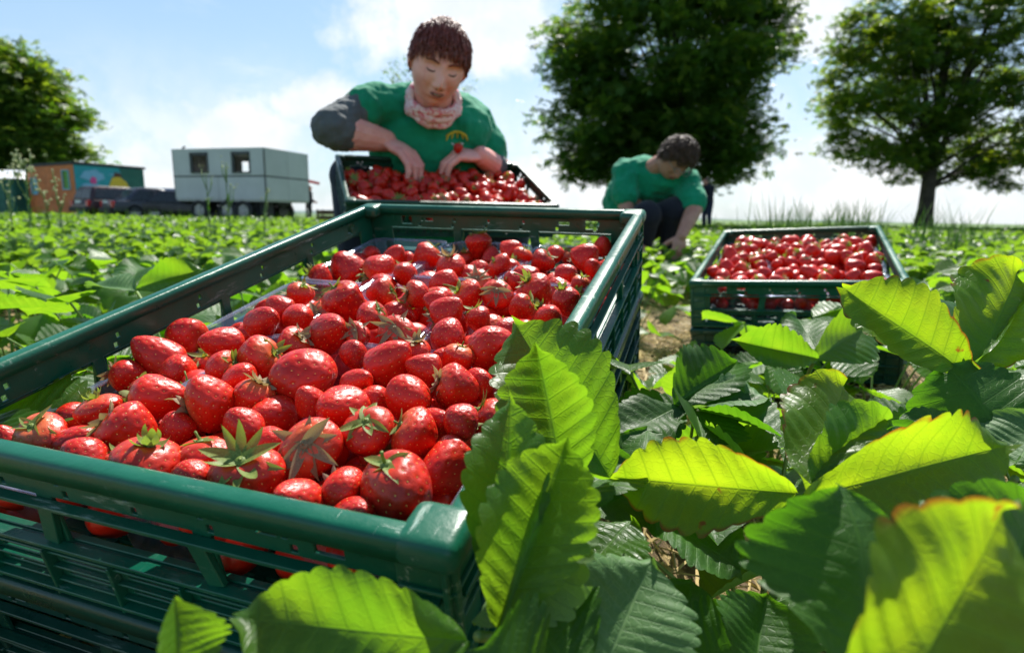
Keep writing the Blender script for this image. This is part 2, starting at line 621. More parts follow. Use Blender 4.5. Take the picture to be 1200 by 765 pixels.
ax = [0.0]
st = 0.035
while ax[-1] < 2500:
    ax.append(ax[-1] + st)
    if ax[-1] > 3.0:
        st *= 1.09
ax = np.array(ax)
gx = np.concatenate([-ax[::-1], ax[1:]])
gy = gx.copy()
GX, GY = np.meshgrid(gx, gy, indexing='ij')
GZ = ground_z(GX, GY)
n_ = len(gx)
V = np.stack([GX, GY, GZ], -1).reshape(-1, 3)
F = [(i * n_ + j, (i + 1) * n_ + j, (i + 1) * n_ + j + 1, i * n_ + j + 1) for i in range(n_ - 1) for j in range(n_ - 1)]
mt, g, out = material('field_soil')
pos = g.n('ShaderNodeNewGeometry').outputs['Position']
n = g.noise(pos, 12, 8, 0.7)
soil = g.mix(g.ramp(n, 0.35, 0.65), c4(0.055, 0.035, 0.018), c4(0.16, 0.11, 0.055))
strawc = g.mix(g.ramp(g.noise(pos, 160, 3, 0.7), 0.4, 0.62), c4(0.18, 0.12, 0.05), c4(0.5, 0.38, 0.17))
soil = g.mix(g.ramp(g.noise(pos, 26, 4), 0.42, 0.6), soil, strawc)
grass = g.mix(g.ramp(g.noise(pos, 0.8, 8, 0.75), 0.35, 0.65), c4(0.045, 0.10, 0.015), c4(0.10, 0.17, 0.03))
dist = g.vmath('LENGTH', pos)
base = g.mix(g.ramp(dist, 3.0, 7.0), soil, grass)
p = principled(g, out, Base_Color=base, Roughness=0.95)
b = g.n('ShaderNodeBump')
b.inputs['Strength'].default_value = 0.8
b.inputs['Distance'].default_value = 0.01
g.set(b.inputs['Height'], g.noise(pos, 90, 6, 0.75))
g.set(p.inputs['Normal'], b.outputs[0])
gr = link('ground', Geo().add(V, F).mesh('ground', [mt]))
gr['kind'] = 'structure'

# far low hills beyond the field
g_ = Geo()
for (x0, x1, yy, h, sd_) in ((-900, 900, 1250, 9, 1), (-1300, 200, 1500, 15, 4)):
    xs = np.linspace(x0, x1, 120)
    hh = h * (0.55 + 0.25 * np.sin(xs / 170 + sd_) + 0.2 * np.sin(xs / 61 + 2 * sd_)) * np.clip((xs - x0) / 200, 0, 1) * np.clip((x1 - xs) / 200, 0, 1)
    V, F = [], []
    for k, (dy, f) in enumerate(((0, 0), (60, 0.75), (140, 1), (300, 0.6), (420, 0))):
        V += [(x, yy + dy, max(f * q, 0) - 0.4) for x, q in zip(xs, hh)]
    for k in range(4):
        for i in range(119):
            F.append((k * 120 + i, k * 120 + i + 1, (k + 1) * 120 + i + 1, (k + 1) * 120 + i))
    g_.add(V, F)
hl = link('hills', g_.mesh('hills', [simple('far_hillside', (0.10, 0.16, 0.14), 0.95, 0.3, 0.02)]))
hl['kind'] = 'structure'


# ------------------------------------------------------------------ crates
RIMW = 0.0135


def rect_sweep(g, Wd, Ld, profile, rad, seg=5, z=0.0, mat=0):
    """sweep a closed (inset, z) profile round a rounded rectangle"""
    ring = []
    for cx, cy, a0 in ((1, 1, 0), (-1, 1, 90), (-1, -1, 180), (1, -1, 270)):
        for k in range(seg + 1):
            a = R(a0 + 90 * k / seg)
            ring.append((cx, cy, math.cos(a), math.sin(a)))
    # extra points along straights keep the bevel clean
    n, m_ = len(ring), len(profile)
    V, F = [], []
    for (cx, cy, ca, sa) in ring:
        for (ins, zz) in profile:
            r = rad - ins
            V.append((cx * (Wd / 2 - rad) + ca * r, cy * (Ld / 2 - rad) + sa * r, z + zz))
    for i in range(n):
        for j in range(m_):
            i2, j2 = (i + 1) % n, (j + 1) % m_
            F.append((i * m_ + j, i2 * m_ + j, i2 * m_ + j2, i * m_ + j2))
    return g.add(V, F, mat=mat)


def crate_wall(L, kind):
    """wall seen from outside along -Y, width L, z from -CH to 0; returns Geo"""
    g = Geo()
    h = L / 2 - 0.012
    holes = []
    # window band with slanted posts, small peg holes in the top band
    zt, zb = -0.031, -0.064
    if kind == 'long':
        cuts = [-h + 0.030, -0.145, -0.135, 0.0, 0.010, 0.145, 0.155, h - 0.030]
    else:
        cuts = [-h + 0.030, -0.062, -0.050, 0.050, 0.062, h - 0.030]
    for i in range(0, len(cuts) - 1, 2):
        holes.append((cuts[i], cuts[i + 1], zb, zt))
    step = 0.092 if kind == 'long' else 0.05
    x = -h + 0.045
    while x < h - 0.04:
        holes.append((x, x + 0.0035, -0.0215, -0.0170))
        holes.append((x + 0.004, x + 0.0080, -0.0290, -0.0245))
        x += step
    for sx in (-1, 1):
        xx = sx * (h - 0.055)
        holes.append((xx - 0.008, xx + 0.008, -0.0260, -0.0150) if kind == 'short' else (xx - 0.004, xx + 0.004, -0.026, -0.018))
        if kind == 'short':
            x2 = sx * (h - 0.09)
            holes.append((x2 - 0.006, x2 + 0.006, -0.0215, -0.0170))
    # lower lattice slots
    z = -CH + 0.014
    while z < -0.070:
        x = -h + 0.02
        while x < h - 0.05:
            holes.append((x, x + 0.040, z, z + 0.0052))
            x += 0.052
        z += 0.0105
    plate(g, 2 * h, CH - 0.012, 0.0024, holes, z0=-CH + 0.002)
    # ribs standing out of the lower wall and band
    x = -h + 0.014
    while x < h:
        g.box((x, -0.0042, -CH / 2 - 0.034), (0.0022, 0.006, CH - 0.072))
        x += 0.052
    for zz in (-0.0335, -0.0640, -CH + 0.006):
        g.box((0, -0.0046, zz), (2 * h + 0.004, 0.0066, 0.0026))
    g.box((0, 0.0034, -0.0640), (2 * h - 0.004, 0.0044, 0.0026))
    z = -CH + 0.0115
    while z < -0.070:
        g.box((0, -0.0030, z), (2 * h, 0.0036, 0.0016))
        z += 0.0105
    # slanted braces across the window
    for cxx in ([-0.14, 0.005, 0.15] if kind == 'long' else [-0.056, 0.056]):
        g.box((cxx, -0.0030, -0.048), (0.011, 0.0036, 0.030), Matrix.Rotation(R(14 if cxx < 0 else -14), 4, 'Y'))
    return g


def rim_geo(Wd, Ld):
    g = Geo()
    t = 0.0022
    prof = [(0.0, -0.012), (0.0, -0.003), (0.0015, -0.0006), (0.004, 0.0), (RIMW - 0.003, 0.0), (RIMW - 0.001, -0.001), (RIMW, -0.004), (RIMW, -0.012),
            (RIMW - t, -0.012), (RIMW - t, -t - 0.001), (t + 0.001, -t - 0.001), (t, -0.012)]
    rect_sweep(g, Wd, Ld, prof, 0.020, 6)
    # raised corner caps
    return g


def corner_geo():
    g = Geo()
    # L post, corner at (+,+)
    for (cx, cy, sx, sy) in ((-0.0165, -0.0062, 0.030, 0.0034), (-0.0062, -0.0165, 0.0034, 0.030)):
        g.box((cx, cy, -CH / 2 - 0.004), (sx, sy, CH - 0.012))
    for k in range(4):
        g.box((-0.0165, -0.0035, -0.028 - 0.018 * k), (0.026, 0.003, 0.002))
        g.box((-0.0035, -0.0165, -0.028 - 0.018 * k), (0.003, 0.026, 0.002))
    return g


_crate_cache = {}


def make_crate(Wd, Ld, mat, mw, label, group):
    key = (Wd, Ld, mat.name)
    root = thing('harvest_crate', label, 'crate', mw, group)
    if key not in _crate_cache:
        _crate_cache[key] = dict(
            rim=rim_geo(Wd, Ld).mesh('rim', [mat]), xw=crate_wall(Wd, 'short' if Wd < 0.5 else 'long').mesh('end_wall', [mat], False),
            yw=crate_wall(Ld, 'short' if Ld < 0.5 else 'long').mesh('side_wall', [mat], False), corner=corner_geo().mesh('corner_post', [mat], False),
            cap=Geo().box((-0.0140, -0.0140, -0.0072), (0.030, 0.030, 0.0160)).mesh('corner_cap', [mat], True))
        gb = Geo()
        holes = [(x, x + 0.016, z, z + 0.016) for x in np.arange(-Wd / 2 + 0.03, Wd / 2 - 0.04, 0.024) for z in np.arange(-Ld / 2 + 0.03, Ld / 2 - 0.04, 0.024)]
        plate(gb, Wd - 0.014, Ld - 0.014, 0.003, holes, Matrix.Translation((0, 0, -CH + 0.002)) @ Matrix.Rotation(R(-90), 4, 'X'), z0=-Ld / 2 + 0.007)
        _crate_cache[key]['base'] = gb.mesh('crate_base', [mat], False)
    c = _crate_cache[key]
    r = link('rim', c['rim'], root)
    ins = 0.0085
    for nm, me, ang, off in (('end_wall', c['xw'], 0, (0, -Ld / 2 + ins, 0)), ('end_wall', c['xw'], 180, (0, Ld / 2 - ins, 0)),
                             ('side_wall', c['yw'], 90, (Wd / 2 - ins, 0, 0)), ('side_wall', c['yw'], 270, (-Wd / 2 + ins, 0, 0))):
        o = link(nm, me, root, Matrix.Translation(off) @ Matrix.Rotation(R(ang), 4, 'Z'))
        bevel(o, 0.0006, 1)
    for sx, sy, a in ((1, 1, 0), (-1, 1, 90), (-1, -1, 180), (1, -1, 270)):
        o = link('corner_post', c['corner'], root, Matrix.Translation((sx * Wd / 2, sy * Ld / 2, 0)) @ Matrix.Rotation(R(a), 4, 'Z'))
        bevel(o, 0.0018, 3)
        o = link('corner_cap', c['cap'], o)
        bevel(o, 0.0060, 4)
    link('crate_base', c['base'], root)
    return root


cratesg = 'green harvest crates'
make_crate(0.4, 0.6, M['crate'], MN, 'big green crate full of strawberries, nearest and largest in the picture', cratesg)
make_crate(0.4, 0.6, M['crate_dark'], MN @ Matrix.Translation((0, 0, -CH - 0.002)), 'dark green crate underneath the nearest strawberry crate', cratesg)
make_crate(0.4, 0.6, M['crate'], MR, 'green crate of strawberries among the leaves at right, top of its stack', cratesg)
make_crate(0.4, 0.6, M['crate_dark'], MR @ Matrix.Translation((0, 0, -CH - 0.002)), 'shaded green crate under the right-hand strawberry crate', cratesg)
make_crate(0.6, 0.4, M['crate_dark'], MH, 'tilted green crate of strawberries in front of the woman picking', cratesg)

# punnets --------------------------------------------------------
def punnet_geo(w_, l_, h_):
    g = Geo()
    def ring(w2, l2, z, r, seg=5):
        P = []
        for cx, cy, a0 in ((1, 1, 0), (-1, 1, 90), (-1, -1, 180), (1, -1, 270)):
            for k in range(seg + 1):
                a = R(a0 + 90 * k / seg)
                P.append((cx * (w2 - r) + math.cos(a) * r, cy * (l2 - r) + math.sin(a) * r, z))
        return P
    rows = [ring(w_ / 2, l_ / 2, -0.0045, 0.018), ring(w_ / 2, l_ / 2, -0.0005, 0.018), ring(w_ / 2 - 0.0012, l_ / 2 - 0.0012, 0.0, 0.018),
            ring(w_ / 2 - 0.0055, l_ / 2 - 0.0055, 0.0, 0.016), ring(w_ / 2 - 0.0065, l_ / 2 - 0.0065, -0.001, 0.015),
            ring(w_ / 2 - 0.013, l_ / 2 - 0.013, -h_ * 0.94, 0.012), ring(w_ / 2 - 0.018, l_ / 2 - 0.018, -h_, 0.01)]
    V, F = [], []
    n = len(rows[0])
    for rr in rows:
        V += rr
    for i in range(len(rows) - 1):
        for k in range(n):
            k2 = (k + 1) % n
            F.append((i * n + k, i * n + k2, (i + 1) * n + k2, (i + 1) * n + k))
    F.append(tuple((len(rows) - 1) * n + k for k in range(n)))
    return g.add(V, F)


pun = punnet_geo(0.1195, 0.186, 0.072).mesh('punnet', [M['clear']])
lip = Geo()
rect_sweep(lip, 0.1215, 0.188, [(0.0, -0.0012), (0.0007, 0.0006), (0.0022, 0.0010), (0.0036, 0.0004), (0.004, -0.0012), (0.002, -0.0018)], 0.019, 6)
lipm = lip.mesh('lip', [M['clear']])
def punnet(mw, label, group):
    t = thing('punnet', label, 'punnet', mw, group, pun)
    link('lip', lipm, t)


names3 = ('left', 'middle', 'right')
rows3 = ('nearest', 'middle', 'farthest')
for j in range(3):
    for i in range(3):
        punnet(MN @ Matrix.Translation((-0.1225 + 0.1225 * i, -0.189 + 0.189 * j, (-0.019 if j == 0 else -0.030) if (i and j < 2) else -0.046)),
               'clear plastic punnet of strawberries, %s of the %s row in the nearest crate' % (names3[i], rows3[j]), 'clear punnets in the nearest crate')
        punnet(MR @ Matrix.Translation((-0.1225 + 0.1225 * i, -0.189 + 0.189 * j, -0.034)),
               'clear plastic punnet, %s of the %s row in the crate at right' % (names3[i], rows3[j]), 'clear punnets in the right crate')


# ------------------------------------------------------------------ strawberries
def berry_body(seed, sub=5, lenf=1.18, flat=0.0, shoulder=0.25, lump=0.06):
    rs = np.random.default_rng(seed)
    bm = bmesh.new()
    bmesh.ops.create_icosphere(bm, subdivisions=sub, radius=1.0)
    V = np.array([v.co[:] for v in bm.verts])
    F = [tuple(v.index for v in f.verts) for f in bm.faces]
    bm.free()

    def shape(D):
        z = D[:, 2]
        rr = np.hypot(D[:, 0], D[:, 1]) + 1e-9
        # t: 0 calyx end (z=+1) .. 1 tip
        t = (1 - z) / 2
        prof = np.sqrt(np.clip(1 - z ** 2, 0, 1)) * (1.04 - 0.42 * np.clip(t - 0.35, 0, 1) ** 1.1 * (1 + shoulder))
        zz = z * np.where(z > 0, 0.80, lenf * 1.08)
        zz = zz - 0.16 * np.exp(-(rr / 0.33) ** 2) * (z > 0)
        th = np.arctan2(D[:, 1], D[:, 0])
        l = 1 + lump * (np.sin(2 * th + seed) * 0.7 + np.sin(3 * th + 2 * seed + z * 2) * 0.6 + 0.5 * np.sin(5 * z + seed))
        P = np.stack([prof * np.cos(th) * l * (1 + flat), prof * np.sin(th) * l * (1 - flat), zz], -1)
        return P
    P = shape(V)
    # seeds on a spiral, one dimple each
    N = 130
    i = np.arange(N) + 0.5
    zz = 1 - 2 * i / N
    zz = zz[(zz < 0.86)]
    k = np.arange(N)[:len(zz)] + (N - len(zz))
    ph = k * 2.399963
    sdirs = np.stack([np.sqrt(1 - zz ** 2) * np.cos(ph), np.sqrt(1 - zz ** 2) * np.sin(ph), zz], -1)
    sdirs += rs.normal(0, 0.02, sdirs.shape)
    sdirs /= np.linalg.norm(sdirs, axis=1)[:, None]
    cosm = V @ sdirs.T
    near = np.arccos(np.clip(cosm.max(1), -1, 1))
    dim = np.exp(-(near / 0.055) ** 2)
    bulge = np.clip(near / 0.12, 0, 1)
    nrm = P / np.linalg.norm(P, axis=1)[:, None]
    P = P - nrm * (0.030 * dim)[:, None] + nrm * (0.012 * bulge)[:, None]
    g = Geo()
    g.add(P, F)
    SP = shape(sdirs)
    for q, d in zip(SP, sdirs):
        n_v = Vector(q).normalized()
        down = Vector((0, 0, -1))
        tx = (down - n_v * down.dot(n_v)).normalized()
        ty = n_v.cross(tx)
        c = Vector(q) - n_v * 0.018
        a, b_, h = 0.042, 0.024, 0.026
        vs_ = [c + tx * a, c + ty * b_, c - tx * a * 0.8, c - ty * b_, c + n_v * h]
        g.add([tuple(v) for v in vs_], [(0, 1, 4), (1, 2, 4), (2, 3, 4), (3, 0, 4)], mat=1)
    return g


def sepal(L, Wd, curl, twist, n=7):
    """sepal along +Y from origin, curling up"""
    V, F = [], []
    for i in range(n):
        t = i / (n - 1)
        w_ = Wd * (math.sin(math.pi * min(1, 0.22 + 0.78 * t)) ** 0.8) * (1 - 0.15 * t)
        if i == n - 1:
            w_ = 0.02 * Wd
        a = curl * t
        y = L * (math.sin(a) / curl if abs(curl) > 1e-3 else t)
        z = L * ((1 - math.cos(a)) / curl if abs(curl) > 1e-3 else 0)
        tw = twist * t
        for u in (-1, -0.5, 0, 0.5, 1):
            V.append((u * w_ * math.cos(tw), y, z + abs(u) * w_ * 0.35 + u * w_ * math.sin(tw)))
    for i in range(n - 1):
        for k in range(4):
            F.append((i * 5 + k, i * 5 + k + 1, (i + 1) * 5 + k + 1, (i + 1) * 5 + k))
    return V, F


def calyx_geo(seed, open_=0.3, L=0.8, ns=9, stem=0.0):
    rs = random.Random(seed)
    g = Geo()
    for i in range(ns):
        a = 2 * math.pi * (i + rs.uniform(-0.18, 0.18)) / ns
        V, F = sepal(L * rs.uniform(0.75, 1.15), 0.17 * rs.uniform(0.8, 1.3), open_ + rs.uniform(-0.5, 0.9), rs.uniform(-0.9, 0.9))
        mm = Matrix.Translation((0, 0, 0.66)) @ Matrix.Rotation(a, 4, 'Z') @ Matrix.Rotation(rs.uniform(-0.35, 0.25), 4, 'X')
        g.add(np.array([tuple(mm @ Vector(v)) for v in V]), F)
    g.ellipsoid((0, 0, 0.67), (0.17, 0.17, 0.09), nu=10, nv=6)
    pts = [Vector((0, 0, 0.68))]
    hx, hy = rs.uniform(-0.3, 0.3), rs.uniform(-0.3, 0.3)
    sl = stem or 0.18
    for k in range(1, 5):
        pts.append(Vector((hx * k * k * sl * 0.12, hy * k * k * sl * 0.12, 0.68 + sl * k / 4)))
    g.tube(pts, [0.055, 0.05, 0.045, 0.045, 0.05], 7)
    return g


BODY = [berry_body(s, 5 if s < 7 else 4, lf, fl, sh, lu).mesh('strawberry', [M['berry'], M['seed']]) for s, lf, fl, sh, lu in
        ((1, 1.15, 0.03, 0.2, 0.03), (2, 1.0, 0.08, 0.0, 0.05), (3, 1.3, 0.0, 0.5, 0.03), (4, 0.92, 0.12, -0.1, 0.07), (5, 1.2, 0.05, 0.3, 0.05), (6, 1.08, -0.06, 0.1, 0.04))]
BODY_LO = [berry_body(s, 4, lf, 0.03, 0.2, 0.05).mesh('strawberry', [M['berry'], M['seed']]) for s, lf in ((11, 1.15), (12, 1.0), (13, 1.28))]
CAL = [calyx_geo(s, o, L, ns, stm).mesh('calyx', [M['calyx'] if s % 3 else M['calyx_dry']]) for s, o, L, ns, stm in
       ((1, 0.3, 1.0, 9, 0), (2, -0.3, 0.75, 8, 0.3), (3, 0.8, 1.0, 10, 0), (4, 1.1, 0.95, 8, 0.9), (5, 0.1, 0.9, 10, 0), (6, 0.5, 0.9, 9, 0.15), (7, -0.5, 0.8, 9, 0.4), (8, 1.5, 0.7, 8, 0))]
CAL_FLAT = [calyx_geo(s, o, 1.12, ns + 1, 0.1).mesh('calyx', [m_]) for s, o, ns, m_ in ((21, -0.5, 10, M['calyx']), (22, -0.4, 9, M['calyx_dry']), (24, 0.2, 9, M['calyx']))]
for cmesh in CAL_FLAT[1:2]:
    pass

GRP_N = 'strawberries heaped in the nearest crate'


def put_berry(center, r, axis, spin, label, group, body=None, cal=None, cal_scale=1.0):
    axis = Vector(axis).normalized()
    q = axis.to_track_quat('Z', 'Y').to_matrix().to_4x4()
    mw = Matrix.Translation(center) @ q @ Matrix.Rotation(spin, 4, 'Z') @ Matrix.Diagonal((r * random.uniform(0.90, 1.08), r * random.uniform(0.94, 1.06), r * random.uniform(0.88, 1.14), 1))
    b_ = body if body is not None else random.choice(BODY)
    t = thing('strawberry', label, 'strawberry', mw, group, b_)
    if cal is not None:
        c = link('calyx', cal, t, Matrix.Rotation(random.uniform(0, 6.28), 4, 'Z') @ Matrix.Diagonal((cal_scale, cal_scale, 1, 1)))
    return t


# kind of the calyx: None hidden | number = direction in the picture (deg, 90 up) | 'F' facing us
NEAR = [
 (50,512,31,'U','small strawberry in the near left corner, its fresh green star of sepals facing up'),
 (88,506,25,None,None),(12,522,15,None,None),(100,537,28,None,None),(118,482,28,110,None),(146,503,34,150,None),(180,466,30,190,None),
 (149,440,21,170,None),(191,423,28,None,'smooth orange-red strawberry by the left wall of the nearest crate'),(221,399,29,-25,'large dark strawberry beside the left wall with its stem pointing right'),
 (172,546,39,72,'glossy wide strawberry against the near rim with sepals folded along its top'),(236,527,34,100,None),(134,530,24,80,None),
 (244,473,34,205,'plump orange-red strawberry lit from above, sepals on its left, left of the middle'),(265,403,22,None,None),(262,430,21,10,None),
 (307,379,21,None,None),(306,421,28,15,None),(297,462,26,62,None),(290,556,42,'U','strawberry at the front rim with a thick green star of sepals on top'),
 (318,468,28,None,None),(356,441,39,None,'large oval strawberry lying on top of the heap in the middle of the nearest crate'),
 (345,402,22,30,None),(365,527,37,'F','strawberry with its pale pointed star of sepals facing the camera, near the front'),(402,478,30,None,None),
 (466,571,48,112,'largest strawberry, in the near right corner, with pale sepals spread over its top'),(350,588,30,None,None),(402,572,26,None,None),(413,596,24,None,None),
 (322,598,20,'F',None),(432,505,31,'U','strawberry under a flat pale star of sepals, behind the largest one'),(484,502,33,150,None),(418,450,18,None,None),(436,462,22,None,None),
 (453,427,29,None,'round dark strawberry right of the big oval one on top'),(480,466,27,None,None),(531,452,29,170,None),(540,494,24,None,None),(501,433,20,None,None),
 (574,408,28,None,'dark heart-shaped strawberry just left of the raised green leaf'),(402,351,27,130,None),(408,316,20,None,None),(372,325,18,150,None),(443,316,20,225,None),
 (449,342,18,0,None),(488,344,18,190,None),(462,303,15,None,None),(477,298,13,None,None),(501,299,17,45,None),(529,312,20,100,'strawberry with green upright sepals near the far end of the nearest crate'),
 (475,321,15,None,None),(520,331,17,None,None),(561,285,16,95,None),(598,295,14,None,None),(585,311,15,150,None),(546,346,20,150,None),(522,368,21,None,None),
 (525,394,23,None,None),(537,420,20,70,None),(466,390,23,'F',None),(487,411,19,80,None),(436,370,20,30,None),(385,391,24,None,None),(419,392,15,'F',None),
 (561,331,16,'F',None),(583,346,18,'F',None),(626,340,21,135,None),(613,359,18,20,None),(637,305,15,40,None),(650,298,12,None,None),(684,303,17,None,None),(706,290,12,None,None),
 (663,322,14,None,None),(663,351,18,110,None),(643,372,15,None,None),(680,333,11,70,None),(695,314,10,None,None),(330,362,17,None,None),(352,344,17,60,None),
 (415,415,18,None,None),(350,372,18,None,None),(435,298,11,None,None),(420,300,12,None,None),(510,355,15,None,None),(560,372,16,120,None),(596,388,16,None,None),
 (600,330,14,200,None),(548,313,14,None,None),(612,300,12,60,None),(282,444,20,None,None),(365,472,20,None,None),(205,492,20,None,None),(505,482,20,None,None),(560,440,20,None,None),
 (450,545,22,None,None),(320,520,22,None,None),(600,420,16,None,None),(286,500,24,None,None),(70,545,20,None,None),(224,560,22,None,None),
]
zaxN = MN.to_3x3() @ Vector((0, 0, 1))
invN = MN.inverted()
placedN = []       # local x, y, z, r
sizes = {0: 'small', 1: 'medium', 2: 'large'}


def heap_top(y, x=0.0):
    t = min(max((y + 0.05) / 0.28, 0), 1)
    u = min(max((-x - 0.07) / 0.09, 0), 1)
    return -0.014 - 0.030 * t * t * (3 - 2 * t) - 0.026 * u * u * (3 - 2 * u) * (1 - 0.5 * t)


def auto_label(l, r, cal, Wd, Ld, where):
    sx = 'left' if l[0] < -Wd / 6 else ('right' if l[0] > Wd / 6 else 'middle')
    ty = (l[1] + Ld / 2) / Ld
    sy = 'front' if ty < 0.33 else ('back' if ty > 0.66 else 'centre')
    sz = 'large' if r > 0.0195 else ('small' if r < 0.0155 else 'medium')
    c = 'no leaves' if cal is None else ('star cap' if cal == 'F' else 'leafy cap')
    if cal is None and r < 0.0145:
        sz = 'tiny'
    place = {'left': 'left side', 'right': 'right side', 'middle': 'middle'}[sx]
    dep = {'front': 'near end', 'back': 'far end', 'centre': 'centre'}[sy]
    return '%s strawberry, %s, %s, %s of %s' % (sz, c, place, dep, where)


count = 0
for (px, py, rp, cal, lab) in NEAR:
    d0 = W(px, py, 1) - CAM
    lo = invN @ CAM
    ld = invN.to_3x3() @ d0
    t = 0.5
    for _ in range(25):
        yy = lo.y + ld.y * t
        t = (heap_top(yy, lo.x + ld.x * t) - lo.z) / ld.z * 0.7 + t * 0.3
    c = lo + ld * t
    r = min(max(rp * t / FPX, 0.011), 0.0225) * 0.97
    c.x = min(max(c.x, -0.19 + r * 0.9), 0.19 - r * 0.9)
    c.y = min(max(c.y, -0.29 + r * 0.9), 0.29 - r * 0.9)
    # lift or lower overlapping neighbours apart
    for (x2, y2, z2, r2) in placedN:
        dx, dy = c.x - x2, c.y - y2
        hd = math.hypot(dx, dy)
        need = 0.86 * (r + r2)
        if hd < need:
            dzn = math.sqrt(need * need - hd * hd)
            if abs(c.z - z2) < dzn and r < r2 * 1.2:
                c.z = min(c.z, z2 - dzn * 0.55)
    placedN.append((c.x, c.y, c.z, r))
    # axis (calyx direction)
    if cal is None:
        ax_ = Vector((random.uniform(-1, 1), random.uniform(0.1, 1), random.uniform(-0.9, -0.15)))
        cm = random.choice(CAL) if random.random() < 0.5 else None
    elif cal == 'F':
        ax_ = (-FW * 0.95 + UP * 0.45 + RT * random.uniform(-0.25, 0.15))
        cm = CAL_FLAT[1]
    elif cal == 'U':
        ax_ = -FW * 0.72 + UP * 0.75 + RT * random.uniform(-0.2, 0.1)
        cm = CAL_FLAT[random.choice((0, 2))]
    else:
        a = R(cal)
        ax_ = RT * math.cos(a) + UP * math.sin(a) - FW * random.uniform(0.05, 0.55) + Vector((0, 0, 0.15))
        cm = random.choice(CAL)
    if rp == 39 and cal is None:
        ax_ = (-RT * 0.9 + FW * 0.5 - UP * 0.1); cm = None
    body = BODY[count % 6]
    put_berry(MN @ c, r, ax_, random.uniform(0, 6.28), lab or auto_label(c, r, cal, 0.4, 0.6, 'the nearest crate'), GRP_N, body, cm, random.uniform(0.85, 1.1))
    count += 1


def fill_heap(mw, Wd, Ld, top, placed, nmax, rmin, rmax, group, where, hi, mind=1.55, seed=3, region=None):
    rs = random.Random(seed)
    made = 0
    tries = 0
    while made < nmax and tries < 9000:
        tries += 1
        r = rs.uniform(rmin, rmax)
        x = rs.uniform(-Wd / 2 + 0.012 + r * 0.8, Wd / 2 - 0.012 - r * 0.8)
        y = rs.uniform(-Ld / 2 + 0.012 + r * 0.8, Ld / 2 - 0.012 - r * 0.8)
        z = top(x, y) + rs.uniform(-0.012, 0.003)
        ok = True
        for (x2, y2, z2, r2) in placed:
            dd = math.sqrt((x - x2) ** 2 + (y - y2) ** 2 + ((z - z2)) ** 2)
            if dd < mind * 0.5 * (r + r2):
                ok = False
                break
        if not ok:
            continue
        placed.append((x, y, z, r))
        up_ = rs.random()
        c = Vector((x, y, z))
        if up_ < 0.55:
            a = Vector((rs.uniform(-1, 1), rs.uniform(-0.8, 1), rs.uniform(-0.1, 0.9)))
            cal, cm = 90, rs.choice(CAL)
        elif up_ < 0.66:
            a = Vector((rs.uniform(-0.3, 0.3), -0.8, 0.6))
            cal, cm = 'F', CAL_FLAT[rs.choice((0, 1, 2))]
        else:
            a = Vector((rs.uniform(-1, 1), rs.uniform(-0.3, 1), rs.uniform(-1, -0.1)))
            cal, cm = None, None
        put_berry(mw @ c, r, a, rs.uniform(0, 6.28), auto_label(c, r, cal, Wd, Ld, where), group, rs.choice(BODY if hi else BODY_LO), cm, rs.uniform(0.85, 1.1))
        made += 1
    return made


nN = fill_heap(MN, 0.4, 0.6, lambda x, y: heap_top(y, x) - 0.014, placedN, 60, 0.0135, 0.0175, GRP_N, 'the nearest crate', True, 1.62, 5)


def pile_stuff(mw, Wd, Ld, top, r0, r1, placed, n, seed, clear=1.3):
    """berries hidden deeper in the heap, one mass"""
    rs = random.Random(seed)
    g = Geo()
    base = Geo()
    bm = bmesh.new()
    bmesh.ops.create_icosphere(bm, subdivisions=3, radius=1.0)
    Vb = np.array([v.co[:] for v in bm.verts])
    Fb = [tuple(v.index for v in f.verts) for f in bm.faces]
    bm.free()
    z = Vb[:, 2]
    Vb = np.stack([Vb[:, 0] * (1 - 0.22 * (1 - z) / 2), Vb[:, 1] * (1 - 0.22 * (1 - z) / 2), z * 1.1], -1)
    done, tries = 0, 0
    pl = list(placed)
    while done < n and tries < 20000:
        tries += 1
        r = rs.uniform(r0, r1)
        x = rs.uniform(-Wd / 2 + 0.014 + r, Wd / 2 - 0.014 - r)
        y = rs.uniform(-Ld / 2 + 0.014 + r, Ld / 2 - 0.014 - r)
        zc = top(x, y) - rs.choice((0, 1, 1)) * 0.022 + rs.uniform(-0.005, 0.004)
        if any((x - a) ** 2 + (y - b) ** 2 + (zc - c_) ** 2 < (clear * 0.5 * (r + d)) ** 2 for a, b, c_, d in pl):
            continue
        pl.append((x, y, zc, r))
        rot = Euler((rs.uniform(0, 6), rs.uniform(0, 6), 0)).to_matrix()
        g.add(Vb @ np.array(rot).T * r + np.array((x, y, zc)), Fb)
        done += 1
    o = link('strawberries_below', g.mesh('strawberries_below', [M['berry']]), None, mw)
    o['kind'] = 'stuff'
    o['label'] = 'strawberries deeper in the heap of a green crate'
    o['category'] = 'strawberries'
    return pl


pile_stuff(MN, 0.4, 0.6, lambda x, y: heap_top(y, x) - 0.030, 0.014, 0.018, placedN, 330, 9)
topR = lambda x, y: -0.012 - 0.020 * abs(y) / 0.3 + 0.006 * math.sin(x * 21) * math.cos(y * 14)
plR = []
GRP_R = 'strawberries heaped in the right-hand crate'
nR = fill_heap(MR, 0.4, 0.6, topR, plR, 96, 0.0145, 0.0195, GRP_R, 'the crate at right', False, 1.7, 21)
pile_stuff(MR, 0.4, 0.6, lambda x, y: topR(x, y) - 0.016, 0.014, 0.018, plR, 260, 31)
topH = lambda x, y: -0.032 + 0.020 * math.exp(-((x - 0.12) / 0.13) ** 2 - (y / 0.13) ** 2)
plH = []
GRP_H = 'strawberries in the crate in front of the woman'
nH = fill_heap(MH, 0.6, 0.4, topH, plH, 88, 0.015, 0.0205, GRP_H, 'the tilted crate before the woman', False, 1.7, 41)
